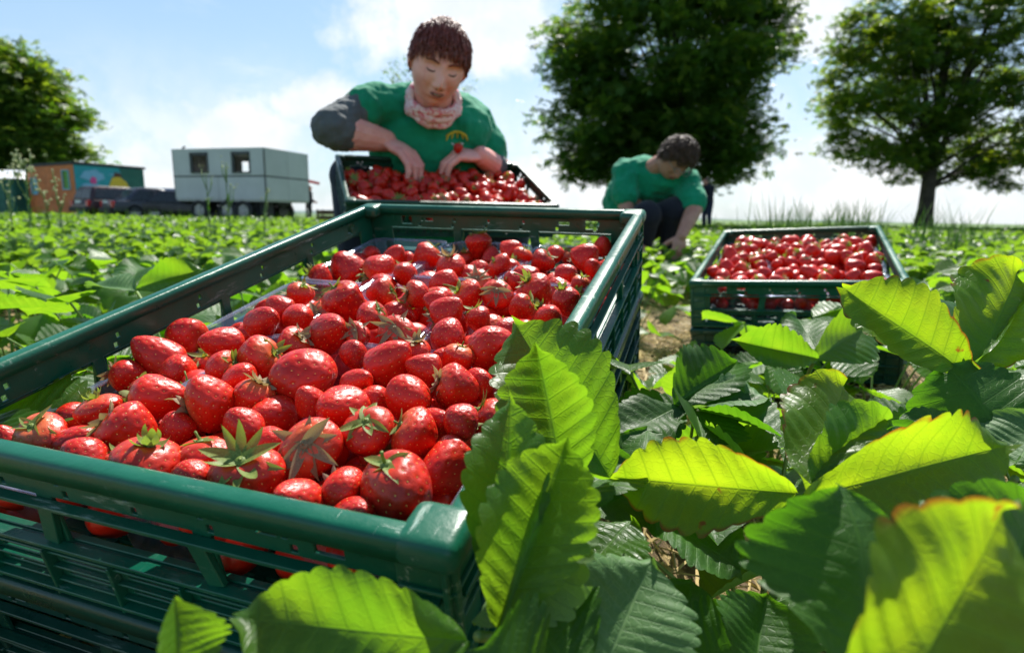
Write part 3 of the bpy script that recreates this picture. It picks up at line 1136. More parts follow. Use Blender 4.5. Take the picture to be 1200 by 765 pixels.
pile_stuff(MH, 0.6, 0.4, lambda x, y: topH(x, y) - 0.016, 0.014, 0.018, plH, 260, 51)
0 and print('berries', count, nN, nR, nH)

# ------------------------------------------------------------------ strawberry leaves
def leaflet(N=9, per=5, ns=9, fold=0.25, curl=0.25, pleat=0.012, wid=0.45, seed=0, twist=0.0, tooth=0.11, cup=0.0, wave=0.02):
    """one toothed leaflet along +Y, length 1, its upper side +Z"""
    rs = np.random.default_rng(seed)
    ph = rs.uniform(0, 6, 4)
    K = N * per
    tau = np.linspace(0, 1, K + 1)
    tau_e = tau
    w_ = wid * np.sin(np.pi * tau_e ** 0.92) ** 0.62 * (0.72 + 0.42 * np.sin(np.pi * tau_e * 0.62))
    w_[0] = 0.0; w_[-1] = 0.0
    tamp = np.concatenate([rs.uniform(0.55, 1.5, N), [1.0]])[(tau * N).astype(int)]
    sfac = {1: rs.uniform(0.9, 1.06), -1: rs.uniform(0.9, 1.06)}
    yE = tau_e * 0.93 + 0.07 * np.sin(np.pi * tau_e) + 0.0
    mid = tau ** 1.25 * 0.93
    fr = np.abs((tau * N) % 1.0 - 0.5)
    tt = (1 - fr * 2)
    tt = np.clip(tt * 1.5, 0, 1) ** 0.8
    S = np.linspace(0, 1, ns + 1) ** 0.85
    V, UVv, F = [], [], []

    def side(sg):
        base = len(V)
        for i in range(K + 1):
            E = np.array([w_[i], yE[i]])
            Mi = np.array([0, mid[i]])
            d = E - Mi
            for s in S:
                sc = s * (1 + tooth * tamp[i] * (tt[i] - 0.35) * s ** 7 * (1.0 if 0 < i < K else 0.3))
                q = Mi + d * sc
                if i == K:
                    q = np.array([0, 0.93 + 0.05 * s])
                x = q[0] * sg * sfac[sg]
                y = q[1]
                ax_ = abs(x)
                z = fold * ax_ + pleat * -math.cos(2 * math.pi * tau[i] * N) * math.sin(math.pi * min(s, 1) * 0.85) \
                    + wave * math.sin(7 * y + ph[0] + sg) * s * s + wave * 0.6 * math.sin(13 * y + ph[1] * sg) * s ** 3 - cup * s * s * 0.3 + 0.5 * wave * math.sin(4.1 * x + 3.3 * y + ph[2]) + 0.35 * wave * math.sin(9 * x - 6 * y + ph[3])
                z -= curl * y * y * 0.5
                if twist:
                    a = twist * y
                    x, z = x * math.cos(a) - z * math.sin(a), x * math.sin(a) + z * math.cos(a)
                V.append((x, y, z))
                UVv.append((0.5 + 0.5 * sg * s, tau[i]))
        for i in range(K):
            for k in range(ns):
                a = base + i * (ns + 1) + k
                q = (a, a + 1, a + ns + 2, a + ns + 1)
                F.append(q if sg > 0 else q[::-1])
    side(1)
    side(-1)
    # weld the midrib
    V = np.array(V)
    n1_ = (K + 1) * (ns + 1)
    remap = {}
    for i in range(K + 1):
        remap[n1_ + i * (ns + 1)] = i * (ns + 1)
    F = [tuple(remap.get(v, v) for v in f) for f in F]
    return Geo().add(V, F, UVv)


def leaflet_low(seed, fold, curl):
    """24-triangle leaflet with a notched outline"""
    rs = np.random.default_rng(seed)
    out_ = [(0, 0), (0.20, 0.16), (0.30, 0.22), (0.40, 0.42), (0.37, 0.50), (0.44, 0.64), (0.33, 0.74), (0.30, 0.90), (0.16, 0.92), (0, 1.02)]
    V = [(0, 0, 0), (0, 0.3, 0), (0, 0.6, 0), (0, 1.02, 0)]
    for sg in (1, -1):
        for (x, y) in out_[1:-1]:
            V.append((sg * x * rs.uniform(0.9, 1.1), y, 0))
    V = np.array(V, float)
    V[:, 2] = fold * np.abs(V[:, 0]) - curl * V[:, 1] ** 2 * 0.5 + rs.uniform(-0.02, 0.02, len(V))
    F = []
    for b_, fl in ((4, False), (12, True)):
        tri = [(0, b_, 1), (b_, b_ + 1, 1), (b_ + 1, b_ + 2, 1), (1, b_ + 2, 2), (b_ + 2, b_ + 3, 2), (b_ + 3, b_ + 4, 2), (b_ + 4, b_ + 5, 2), (2, b_ + 5, b_ + 6), (2, b_ + 6, b_ + 7), (2, b_ + 7, 3)]
        F += [t[::-1] if fl else t for t in tri]
    uv = np.stack([0.5 + V[:, 0], V[:, 1]], -1)
    return Geo().add(V, F, uv)


HI = [leaflet(9, 5, 8, f, c, 0.005, wd, s, tw) for s, f, c, wd, tw in ((1, 0.28, 0.35, 0.43, 0), (2, 0.55, 0.2, 0.46, 0.2), (3, 0.1, 0.6, 0.45, -0.2), (4, 0.4, -0.15, 0.42, 0.3))]
MD = [leaflet(9, 2, 3, f, c, 0.002, wd, s, 0, 0.2) for s, f, c, wd in ((5, 0.3, 0.35, 0.44), (6, 0.5, 0.1, 0.46), (7, 0.1, 0.6, 0.44))]
LO = [leaflet_low(s, f, c) for s, f, c in ((1, 0.3, 0.4), (2, 0.5, 0.1), (3, 0.1, 0.6))]


def trifoliate(h, reach, bank, size, seed, arch=1.0):
    """petiole from the origin up to (0, reach, h) carrying three leaflets"""
    rs = random.Random(seed)
    g = Geo()
    pts = [Vector((0, reach * t ** 1.3, h * (t + 0.25 * t * (1 - t)))) for t in (0, 0.25, 0.5, 0.75, 1)]
    hub = pts[-1]
    for k, a in enumerate((0, 1.25, -1.25)):
        sz = size * rs.uniform(0.88, 1.08)
        tilt = R(rs.uniform(-38, 18) if k == 0 else rs.uniform(-35, 22))
        rollr = R(rs.uniform(-30, 30))
        mm = (Matrix.Translation(hub) @ Matrix.Rotation(a + rs.uniform(-0.2, 0.2), 4, 'Z') @ Matrix.Rotation(tilt, 4, 'X') @ Matrix.Rotation(rollr, 4, 'Y')
              @ Matrix.Diagonal((sz, sz, sz, 1)) @ Matrix.Translation((0, 0.05, 0)))
        g.addgeo(rs.choice(bank), mm)
    lm = len(g.F)
    g.tube(pts, [0.0022, 0.002, 0.0018, 0.0016, 0.0016], 5, mat=1, cap=False)
    return g


leafspec = [(0.12, 0.10), (0.17, 0.06), (0.20, 0.10), (0.15, 0.14), (0.22, 0.04), (0.10, 0.17), (0.19, 0.13), (0.24, 0.08), (0.07, 0.14), (0.14, 0.03)]
LMESH_HI = [trifoliate(h, r, HI, 0.080, 100 + i).mesh('leaf', [M['leaf_dark'] if i in (2, 5) else M['leaf'], M['stem']]) for i, (h, r) in enumerate(leafspec)]
LMESH_MD = [trifoliate(h, r, MD, 0.070, 200 + i).mesh('leaf', [M['leaf_dark'] if i in (5,) else M['leaf'], M['stem']]) for i, (h, r) in enumerate(leafspec)]


def plant_joined(seed, nl, bank):
    rs = random.Random(seed)
    g = Geo()
    for k in range(nl):
        h, r = rs.choice(leafspec)
        t = trifoliate(h * rs.uniform(0.8, 1.1), r, bank, 0.064, seed * 50 + k)
        g.addgeo(t, Matrix.Rotation(k * 2.4 + rs.uniform(-0.4, 0.4), 4, 'Z'))
    return g


PLANT_LO = [plant_joined(s, 19, LO).mesh('strawberry_plant', [M['leaf_far'], M['stem']]) for s in range(1, 6)]


def in_crate(x, y, mw, Wd, Ld, mg):
    l = mw.inverted() @ Vector((x, y, mw.translation.z - 0.1))
    return abs(l.x) < Wd / 2 + mg and abs(l.y) < Ld / 2 + mg


def blocked(x, y, mg=0.05):
    return (in_crate(x, y, MN, 0.4, 0.6, mg) or in_crate(x, y, MR, 0.4, 0.6, mg)
            or math.hypot(x + 0.25, y - 2.15) < 0.42 or math.hypot(x - 0.85, y - 3.65) < 0.40)


def straw_path(x, y):
    """the strawed walking path between the rows, running away to the right"""
    t = (x - 0.33) * math.cos(R(22)) - (y - 1.35) * math.sin(R(22))
    return abs(t) < 0.12 and 0.75 < y < 2.4


cells = []
rowdir = R(21)
cd_, sn_ = math.cos(rowdir), math.sin(rowdir)
rsp = random.Random(77)
for ui in range(-60, 60):
    for vi in range(-10, 140):
        u = ui * 0.27 + rsp.uniform(-0.07, 0.07)
        v = vi * 0.22 + rsp.uniform(-0.06, 0.06)
        x = u * cd_ + v * sn_
        y = -u * sn_ + v * cd_
        if y < 0.35 or y > 9:
            continue
        if abs(x) > y * 0.95 + 0.35:
            continue
        mg = 0.07 if y < 2.4 else 0.03
        if blocked(x, y, mg) or straw_path(x, y):
            continue
        if y < 0.75 and -0.45 < x < 0.06:
            continue
        cells.append((math.hypot(x, y), x, y))
cells.sort()
0 and print('cells', len(cells))
GRP_P = 'strawberry plants of the field'
_pl = 0
used = []
for (d, x, y) in cells:
    hid = False
    if _pl >= 290:
        break
    used.append((x, y))
    gz = float(ground_z(x, y))
    sc = rsp.uniform(0.85, 1.08) * (0.92 if x > 0 and y < 1.2 else 1.0)
    mw = Matrix.Translation((x, y, gz - 0.01)) @ Matrix.Rotation(rsp.uniform(0, 6.28), 4, 'Z') @ Matrix.Scale(sc, 4)
    ppx, _q, pd = proj(Vector((x, y, 0.1)))
    zone = ('below the huts', 'below the parked cars', 'below the grey trailer', 'behind the nearest crate', 'near the crouching man', 'around the right-hand crate', 'towards the right edge')[
        sum(ppx > t_ for t_ in (85, 205, 370, 660, 800, 1060))]
    dz_ = ('closest', 'close', 'middle-distance', 'fairly far', 'far')[sum(pd > t_ for t_ in (1.0, 1.6, 2.4, 3.4))]
    szw = 'tall' if sc > 1.0 else ('small' if sc < 0.9 else 'medium')
    if _pl < 95:
        lab = '%s leafy strawberry plant, %s row, %s' % (szw, dz_, zone)
        t = thing('strawberry_plant', lab, 'plant', mw, GRP_P)
        bank = LMESH_HI if d < 1.35 else LMESH_MD
        for k in range(9 if d > 1.35 else 9):
            link('leaf', bank[(k * 3 + _pl) % 10], t, Matrix.Rotation(k * 2.4 + rsp.uniform(-0.4, 0.4), 4, 'Z') @ Matrix.Scale(rsp.uniform(0.8, 1.12), 4))
    else:
        thing('strawberry_plant', '%s bright green strawberry plant in the field, %s, %s' % (szw, dz_, zone), 'plant', mw,
              GRP_P, PLANT_LO[_pl % 5])
    _pl += 1
dmax = cells[_pl - 1][0] if _pl < len(cells) else 9
0 and print('plants', _pl, 'dmax', dmax)

# the rest of the field reads as one mass
def leaf_mass(pts, heights, sizes, name, mat, rs):
    base = np.concatenate(LO[0].V)
    FB = np.array([f for f in LO[0].F])
    n = len(pts)
    nv = len(base)
    az = rs.uniform(0, 2 * np.pi, n)
    ti = rs.normal(-0.15, 0.38, n)
    ro = rs.normal(0, 0.35, n)
    ca, sa, ct, st_, cr, sr = np.cos(az), np.sin(az), np.cos(ti), np.sin(ti), np.cos(ro), np.sin(ro)
    X, Y, Z = [base[None, :, k] * sizes[:, None] for k in range(3)]
    x1 = X * cr[:, None] + Z * sr[:, None]
    z1 = -X * sr[:, None] + Z * cr[:, None]
    y2 = Y * ct[:, None] - z1 * st_[:, None]
    z2 = Y * st_[:, None] + z1 * ct[:, None]
    x3 = x1 * ca[:, None] - y2 * sa[:, None]
    y3 = x1 * sa[:, None] + y2 * ca[:, None]
    P = np.stack([x3 + pts[:, 0:1], y3 + pts[:, 1:2], z2 + heights[:, None]], -1).reshape(-1, 3)
    FF = (FB[None] + (np.arange(n) * nv)[:, None, None]).reshape(-1, 3)
    me = bpy.data.meshes.new(name)
    me.vertices.add(len(P))
    me.vertices.foreach_set('co', P.astype(np.float32).ravel())
    me.loops.add(FF.size)
    me.loops.foreach_set('vertex_index', FF.astype(np.int32).ravel())
    me.polygons.add(len(FF))
    me.polygons.foreach_set('loop_start', np.arange(0, FF.size, 3, dtype=np.int32))
    me.polygons.foreach_set('use_smooth', np.zeros(len(FF), dtype=bool))
    me.materials.append(mat)
    me.update(calc_edges=True)
    me.validate()
    return me


rs = np.random.default_rng(11)
N_ = 95000
yy = (rs.uniform(0, 1, N_) ** 1.35) * 27 + 2.0
xx = rs.uniform(-1, 1, N_) * (yy * 0.92 + 0.5)
dd = np.hypot(xx, yy)
keep = (dd > dmax - 0.25)
keep &= ~((np.hypot(xx - 0.85, yy - 3.65) < 0.35))
xx, yy, dd = xx[keep], yy[keep], dd[keep]
clump = 0.5 + 0.5 * np.sin(xx * 9 + 2 * np.sin(yy * 5)) * np.sin(yy * 8 + 1.7 * np.sin(xx * 6))
hh = 0.06 + 0.14 * clump * rs.uniform(0.5, 1.15, len(xx)) + 0.02 * rs.normal(0, 1, len(xx))
sz = (0.056 + 0.0034 * dd) * rs.uniform(0.7, 1.25, len(xx))
hh = np.clip(hh, 0.03, 0.24)
fm = link('strawberry_field', leaf_mass(np.stack([xx, yy], -1), hh, sz, 'strawberry_field', M['leaf_far'], rs))
fm['kind'] = 'stuff'
# undergrowth under the nearer plants so the ground reads dark and leafy
N_ = 5200
xx = rs.uniform(-1, 1, N_) * 5
yy = rs.uniform(0.3, 5.5, N_)
kp = [(abs(a) < b * 0.95 + 0.4) and not blocked(a, b, 0.02) and not straw_path(a, b) and not (b < 0.8 and -0.45 < a < 0.45) for a, b in zip(xx, yy)]
xx, yy = xx[kp], yy[kp]
fm = link('low_leaves', leaf_mass(np.stack([xx, yy], -1), rs.uniform(0.02, 0.11, len(xx)) + ground_z(xx, yy), rs.uniform(0.05, 0.09, len(xx)), 'low_leaves', M['leaf'], rs))
fm['kind'] = 'stuff'

# ------------------------------------------------------------------ straw
N_ = 15000
sx = np.concatenate([rs.uniform(-1.2, 1.6, N_ * 2 // 3), rs.uniform(0.0, 0.8, N_ // 3)])
sy = np.concatenate([rs.uniform(0.2, 3.2, N_ * 2 // 3), rs.uniform(0.4, 2.2, N_ // 3)])
kp = np.array([not blocked(a, b, -0.02) for a, b in zip(sx, sy)])
sx, sy = sx[kp], sy[kp]
nS = len(sx)
sz_ = ground_z(sx, sy) + rs.uniform(0.001, 0.016, nS)
L_ = rs.uniform(0.02, 0.08, nS)
az = rs.uniform(0, np.pi, nS)
tl = rs.normal(0, 0.22, nS)
dx = np.stack([np.cos(az) * np.cos(tl), np.sin(az) * np.cos(tl), np.sin(tl)], -1) * L_[:, None] / 2
px_ = np.stack([-np.sin(az), np.cos(az), np.zeros(nS)], -1) * rs.uniform(0.0007, 0.0018, nS)[:, None]
pz_ = np.array([[0, 0, 0.0012]])
C_ = np.stack([sx, sy, sz_], -1)
bend = np.stack([np.zeros(nS), np.zeros(nS), rs.uniform(0, 0.004, nS)], -1)
P = np.stack([C_ - dx - px_, C_ - dx + px_, C_ - dx + pz_, C_ + bend - px_, C_ + bend + px_, C_ + bend + pz_, C_ + dx - px_, C_ + dx + px_, C_ + dx + pz_], 1).reshape(-1, 3)
ff = []
for a in (0, 3):
    ff += [(a, a + 1, a + 4, a + 3), (a + 1, a + 2, a + 5, a + 4), (a + 2, a, a + 3, a + 5)]
ff = np.array(ff)
FF = (ff[None] + (np.arange(nS) * 9)[:, None, None]).reshape(-1, 4)
so = link('straw', Geo().add(P, FF.tolist()).mesh('straw', [simple('dry_straw', (0.62, 0.47, 0.22), 0.55, 0.4, 40)], False))
so['kind'] = 'stuff'

# ------------------------------------------------------------------ the big leaves in front
GRP_F = None
def rib_bank(seed, **kw):
    return leaflet(10, 7, 14, seed=seed, **kw)


def big_leaflet(parent, name, base, tip, nhint, width, geo, mat, thick=True):
    y = (tip - base)
    L = y.length
    y = y / L
    n = Vector(nhint)
    z = (n - y * n.dot(y)).normalized()
    x = y.cross(z)
    mm = frame(base, x * (width / 0.9), y * L, z * (width / 0.9 + L) * 0.5)
    gg = Geo()
    gg.addgeo(geo, mm)
    o = link(name, gg.mesh(name, [mat]), parent)
    return o


def stalk(parent, pts, r=0.0022):
    return link('leaf_stalk', Geo().tube(pts, [r * 1.1] + [r] * (len(pts) - 1), 8).mesh('leaf_stalk', [M['stem']]), parent)


def bez(a, b, c, n=7):
    return [a * (1 - t) ** 2 + b * 2 * t * (1 - t) + c * t * t for t in [i / n for i in range(n + 1)]]


def front_plant(label, crown, leaves):
    root = thing('strawberry_plant', label, 'plant', Matrix.Translation(crown))
    hubs = {}
    for i, (hub, lf) in enumerate(leaves):
        mid = (crown + hub) / 2 + Vector((0, 0, (hub.z - crown.z) * 0.3))
        loc = [p - crown for p in bez(crown, mid, hub)]
        st_ = stalk(root, loc)
        for (base, tip, nh, wd, geo, mat) in lf:
            o = big_leaflet(st_, 'leaflet', base - crown, tip - crown, nh, wd, geo, mat)
    return root


TOC = -FW      # towards the camera
g1 = rib_bank(31, fold=0.30, curl=0.30, pleat=0.0045, wid=0.45, wave=0.06)
g2 = rib_bank(32, fold=0.60, curl=0.35, pleat=0.005, wid=0.45, wave=0.06)
g3 = rib_bank(33, fold=0.15, curl=0.45, pleat=0.005, wid=0.45, wave=0.07)
g4 = rib_bank(34, fold=0.85, curl=0.4, pleat=0.005, wid=0.46, wave=0.07)
g5 = rib_bank(35, fold=-0.25, curl=0.3, pleat=0.003, wid=0.46, wave=0.07)

# plant A: beside the right front corner of the near crate
cA = Vector((0.06, 0.33, 0.02))
hubA = W(640, 600, 0.30)
hubB = W(560, 745, 0.235)
hubJ = W(700, 800, 0.24)
front_plant('strawberry plant right against the near corner of the big crate, raising tall backlit leaves', cA, [
    (hubA, [
        (W(715, 560, 0.31), W(596, 362, 0.345), -RT * 0.1 + UP * 0.35 + TOC * 0.9, 0.060, g1, M['leaf']),
        (W(668, 590, 0.30), W(622, 398, 0.30), -RT * 0.2 + TOC * 0.95, 0.044, g2, M['leaf']),
        (W(650, 600, 0.30), W(740, 520, 0.34), UP * 0.8 + TOC * 0.3, 0.052, g3, M['leaf_dark']),
    ]),
    (hubB, [
        (W(590, 730, 0.242), W(596, 450, 0.268), -RT * 0.1 + TOC * 0.97, 0.034, g1, M['leaf']),
        (W(585, 735, 0.232), W(668, 505, 0.248), -RT * 0.15 + TOC * 0.97 - UP * 0.05, 0.040, g2, M['leaf']),
        (W(548, 722, 0.236), W(700, 575, 0.262), RT * 0.6 - TOC * 0.2 - UP * 0.6, 0.040, g2, M['leaf']),
        (W(548, 750, 0.215), W(258, 728, 0.195), UP * 0.30 + TOC * 0.9, 0.040, g3, M['leaf']),
    ]),
    (W(800, 790, 0.30), [
        (W(800, 790, 0.30), W(890, 745, 0.29), UP * 0.6 + TOC * 0.6, 0.05, g3, M['leaf_dark']),
        (W(790, 780, 0.30), W(815, 672, 0.33), UP * 0.5 + TOC * 0.7, 0.05, g5, M['leaf_dark']),
        (W(880, 800, 0.28), W(905, 690, 0.30), UP * 0.5 + TOC * 0.7, 0.045, g2, M['leaf_dark']),
    ]),
    (hubJ, [
        (W(700, 800, 0.240), W(770, 648, 0.262), UP * 0.55 + TOC * 0.8 + RT * 0.1, 0.052, g1, M['leaf_pale']),
        (W(680, 800, 0.230), W(600, 690, 0.255), UP * 0.5 + TOC * 0.8 - RT * 0.2, 0.055, g5, M['leaf_dark']),
        (W(640, 830, 0.215), W(560, 770, 0.2), UP * 0.5 + TOC * 0.8, 0.055, g5, M['leaf_dark']),
    ]),
])
# plant B: the low bright leaves and the blurred ones at the lower right
cB = Vector((0.17, 0.27, 0.02))
hubE = W(940, 588, 0.30)
hubH = W(1010, 800, 0.17)
front_plant('strawberry plant filling the lower right corner, yellow-green backlit leaves and blurred front ones', cB, [
    (hubE, [
        (W(935, 578, 0.30), W(706, 560, 0.31), UP * 0.12 + TOC * 0.97, 0.044, g1, M['leaf_old']),
        (W(945, 575, 0.30), W(1003, 430, 0.36), UP * 0.1 + TOC * 0.95 - RT * 0.35, 0.050, g3, M['leaf_old']),
        (W(948, 582, 0.30), W(1062, 486, 0.33), UP * 0.1 + TOC * 0.97, 0.046, g3, M['leaf']),
        (W(950, 580, 0.29), W(1215, 520, 0.29), UP * 0.12 + TOC * 0.97, 0.050, g1, M['leaf_old']),
    ]),
    (hubH, [
        (W(1030, 815, 0.185), W(1000, 553, 0.215), TOC * 0.9 + UP * 0.2 + RT * 0.2, 0.062, g5, M['leaf_dark']),
        (W(1150, 790, 0.185), W(1235, 570, 0.22), TOC * 0.7 + UP * 0.5, 0.055, g3, M['leaf_dark']),
        (W(1000, 900, 0.140), W(1232, 585, 0.155), TOC * 0.97, 0.046, g3, M['leaf_old']),
    ]),
])
# small curled leaf at the bottom left
cC = Vector((-0.13, 0.19, 0.02))
hubC = W(205, 800, 0.19)
front_plant('small curled leaf rising in front of the near crate at the bottom edge', cC, [
    (hubC, [(W(200, 805, 0.188), W(218, 702, 0.19), RT * 0.8 + TOC * 0.5, 0.020, g4, M['leaf'])]),
])
# plant D: leaves before the right crate
cD = Vector((0.36, 0.75, 0.02))
hubK = W(955, 420, 0.62)
hubL = W(1135, 438, 0.40)
front_plant('strawberry plant with fresh pale leaves just in front of the right-hand crate', cD, [
    (hubK, [
        (W(955, 420, 0.62), W(862, 396, 0.60), UP * 0.15 + TOC * 0.95, 0.040, g2, M['leaf']),
        (W(955, 420, 0.62), W(1030, 376, 0.66), UP * 0.1 + TOC * 0.95 - RT * 0.2, 0.058, g1, M['leaf']),
        (W(960, 418, 0.64), W(935, 360, 0.72), UP * 0.8 + TOC * 0.3, 0.05, g3, M['leaf_dark']),
    ]),
])
cE = Vector((0.33, 0.42, 0.02))
front_plant('strawberry plant at the right edge with large spotted yellow-green leaves', cE, [
    (hubL, [
        (W(1135, 438, 0.40), W(988, 327, 0.42), UP * 0.15 + TOC * 0.95, 0.052, g1, M['leaf_old']),
        (W(1140, 436, 0.40), W(1215, 300, 0.44), UP * 0.1 + TOC * 0.95 - RT * 0.2, 0.066, g3, M['leaf_old']),
        (W(1140, 445, 0.40), W(1190, 330, 0.50), UP * 0.8 - RT * 0.3, 0.05, g2, M['leaf']),
    ]),
    (W(1190, 560, 0.36), [
        (W(1200, 540, 0.36), W(1105, 415, 0.40), -RT * 0.2 + TOC * 0.9 + UP * 0.2, 0.075, g5, M['leaf_dark']),
        (W(1190, 540, 0.35), W(1050, 480, 0.36), UP * 0.9 + TOC * 0.3, 0.05, g3, M['leaf_dark']),
        (W(1190, 545, 0.35), W(1230, 480, 0.36), UP * 0.9 + TOC * 0.3, 0.05, g3, M['leaf_pale']),
    ]),
])
cF = Vector((0.21, 0.55, 0.02))
front_plant('dark leafy strawberry plant by the strawed gap between the two crate stacks', cF, [
    (W(805, 470, 0.52), [
        (W(790, 478, 0.52), W(868, 412, 0.55), UP * 0.5 + TOC * 0.7 - RT * 0.2, 0.055, g2, M['leaf_dark']),
        (W(800, 475, 0.52), W(725, 500, 0.46), UP * 0.8 + TOC * 0.4, 0.05, g3, M['leaf_dark']),
        (W(805, 478, 0.52), W(905, 455, 0.50), UP * 0.9 + TOC * 0.3, 0.055, g1, M['leaf_pale']),
    ]),
    (W(760, 600, 0.36), [
        (W(760, 600, 0.36), W(880, 655, 0.33), UP * 0.9 + TOC * 0.3, 0.06, g3, M['leaf_dark']),
        (W(750, 590, 0.36), W(760, 490, 0.42), UP * 0.8 + TOC * 0.5, 0.052, g5, M['leaf_dark']),
        (W(740, 610, 0.35), W(680, 660, 0.32), UP * 0.9, 0.05, g3, M['leaf']),
    ]),
])
# plant G: big leaves behind the left wall
cG = Vector((-0.42, 0.78, 0.02))
front_plant('strawberry plant behind the left crate wall with one glossy and one bright leaf on top', cG, [
    (W(160, 342, 0.85), [
        (W(158, 338, 0.84), W(236, 312, 0.84), UP * 0.25 + TOC * 0.95, 0.045, g1, M['leaf']),
        (W(158, 340, 0.84), W(105, 326, 0.86), UP * 0.95 + TOC * 0.35, 0.055, g1, M['leaf_pale']),
        (W(150, 343, 0.86), W(165, 298, 0.98), UP * 0.9 - TOC * 0.1, 0.055, g3, M['leaf_dark']),
    ]),
])

# ------------------------------------------------------------------ trees
def leaf_cloud(g, C_, size, rs, drop=0.35, mats=1, matsplit=0.0):
    """five-fingered leaf sprays at the given centres"""
    n = len(C_)
    k = 5
    az = rs.uniform(0, 2 * np.pi, n)
    ti = rs.normal(-0.35, 0.45, n)
    cs, sn, ct, st_ = np.cos(az), np.sin(az), np.cos(ti), np.sin(ti)
    fx = np.stack([cs * ct, sn * ct, st_], -1)
    fy = np.stack([-sn, cs, rs.normal(0, 0.35, n)], -1)
    S = (size * rs.uniform(0.6, 1.25, n))[:, None]
    P = [C_]
    for a in (-1.5, -0.75, 0, 0.75, 1.5):
        r = 1.0 - 0.18 * abs(a)
        for da, rr in ((-0.26, 0.62), (0, 1.0), (0.26, 0.62)):
            P.append(C_ + S * rr * r * (fx * math.cos(a + da) + fy * math.sin(a + da)) - np.array([0, 0, 1]) * S * drop * rr ** 2 * 0.5)
    P = np.stack(P, 1)
    ff = []
    for q in range(5):
        b_ = 1 + q * 3
        ff.append((0, b_, b_ + 1, b_ + 2))
    FF = (np.array(ff)[None] + (np.arange(n) * 16)[:, None, None]).reshape(-1, 4)
    off = g.n
    g.V.append(P.reshape(-1, 3))
    g.F += [tuple(f) for f in (FF + off).tolist()]
    g.UV.append(np.zeros((n * 16, 2)))
    mi = (rs.uniform(0, 1, n) < matsplit).astype(int)
    g.M += np.repeat(mi, 5).tolist()
    g.n += n * 16


def tree(label, base, H, trunk_h, trunk_r, blobs, nleaf, lsize, seed, light=0.25, clump=0.55, nclump=260, parts=('trunk', 'crown'), dense=0.0, slope=0.0):
    """blobs: list of (offset from the base, radii) that outline the crown"""
    rs = np.random.default_rng(seed)
    t = thing('tree', label, 'tree', Matrix.Translation(base))
    lean = rs.uniform(-0.02, 0.02, 2)
    g = Geo()
    top = Vector((lean[0] * H, lean[1] * H, H * 0.8))
    pts = [Vector((lean[0] * z * 1.0 + 0.04 * math.sin(z * 1.3), lean[1] * z, z)) for z in np.linspace(-0.3, H * 0.8, 10)]
    rr = [trunk_r * (1.25 if i == 0 else 1) * (1 - 0.85 * (i / 9) ** 0.9) for i in range(10)]
    g.tube(pts, rr, 12)
    link('trunk', g.mesh('trunk', [M['bark']]), t)
    # clump centres
    vols = np.array([r[0] * r[1] * r[2] for _, r in blobs])
    pr = vols ** 0.8 / (vols ** 0.8).sum()
    cl = []
    for k in range(nclump):
        o, r = blobs[rs.choice(len(blobs), p=pr)]
        d = rs.normal(0, 1, 3)
        d /= np.linalg.norm(d)
        rad = rs.uniform(0.35 if not dense else 0.2, 1.0) ** 0.6
        c = np.array(o) + d * np.array(r) * rad
        if slope:
            c[2] -= slope * math.hypot(c[0], c[1])
        cl.append(c)
    cl = np.array(cl)
    # limbs reach towards clumps
    gl = Geo()
    for k in range(0, nclump, max(nclump // 46, 1)):
        c = cl[k]
        z0 = min(max(trunk_h * 0.9 + rs.uniform(0, 0.5) * (c[2] - trunk_h), trunk_h * 0.8), H * 0.72)
        s = pts[0].lerp(pts[-1], (z0 + 0.3) / (H * 0.8 + 0.3))
        e = Vector(c)
        mid = (s + e) / 2 + Vector((0, 0, 0.10 * (e - s).length))
        b_ = bez(s, mid, e, 6)
        r0 = trunk_r * 0.15
        gl.tube(b_, [r0 * (1 - i / 7) + 0.012 for i in range(7)], 6, cap=False)
    link('limbs', gl.mesh('limbs', [M['bark']]), t)
    sizes = rs.uniform(0.6, 1.3, nclump) * clump
    idx = rs.choice(nclump, nleaf, p=sizes ** 2 / (sizes ** 2).sum())
    dd_ = rs.normal(0, 0.42, (nleaf, 3)) * sizes[idx][:, None] * np.array([1.15, 1.15, 0.55])
    gc = Geo()
    leaf_cloud(gc, cl[idx] + dd_, lsize, rs, matsplit=light)
    link('crown', gc.mesh('crown', [M['crown_leaf'], M['crown_leaf_light']], False), t)
    return t


def gpoint(px, d):
    """ground point below photo column px at depth d"""
    p_ = W(px, 250, d)
    return Vector((p_.x, p_.y, 0))


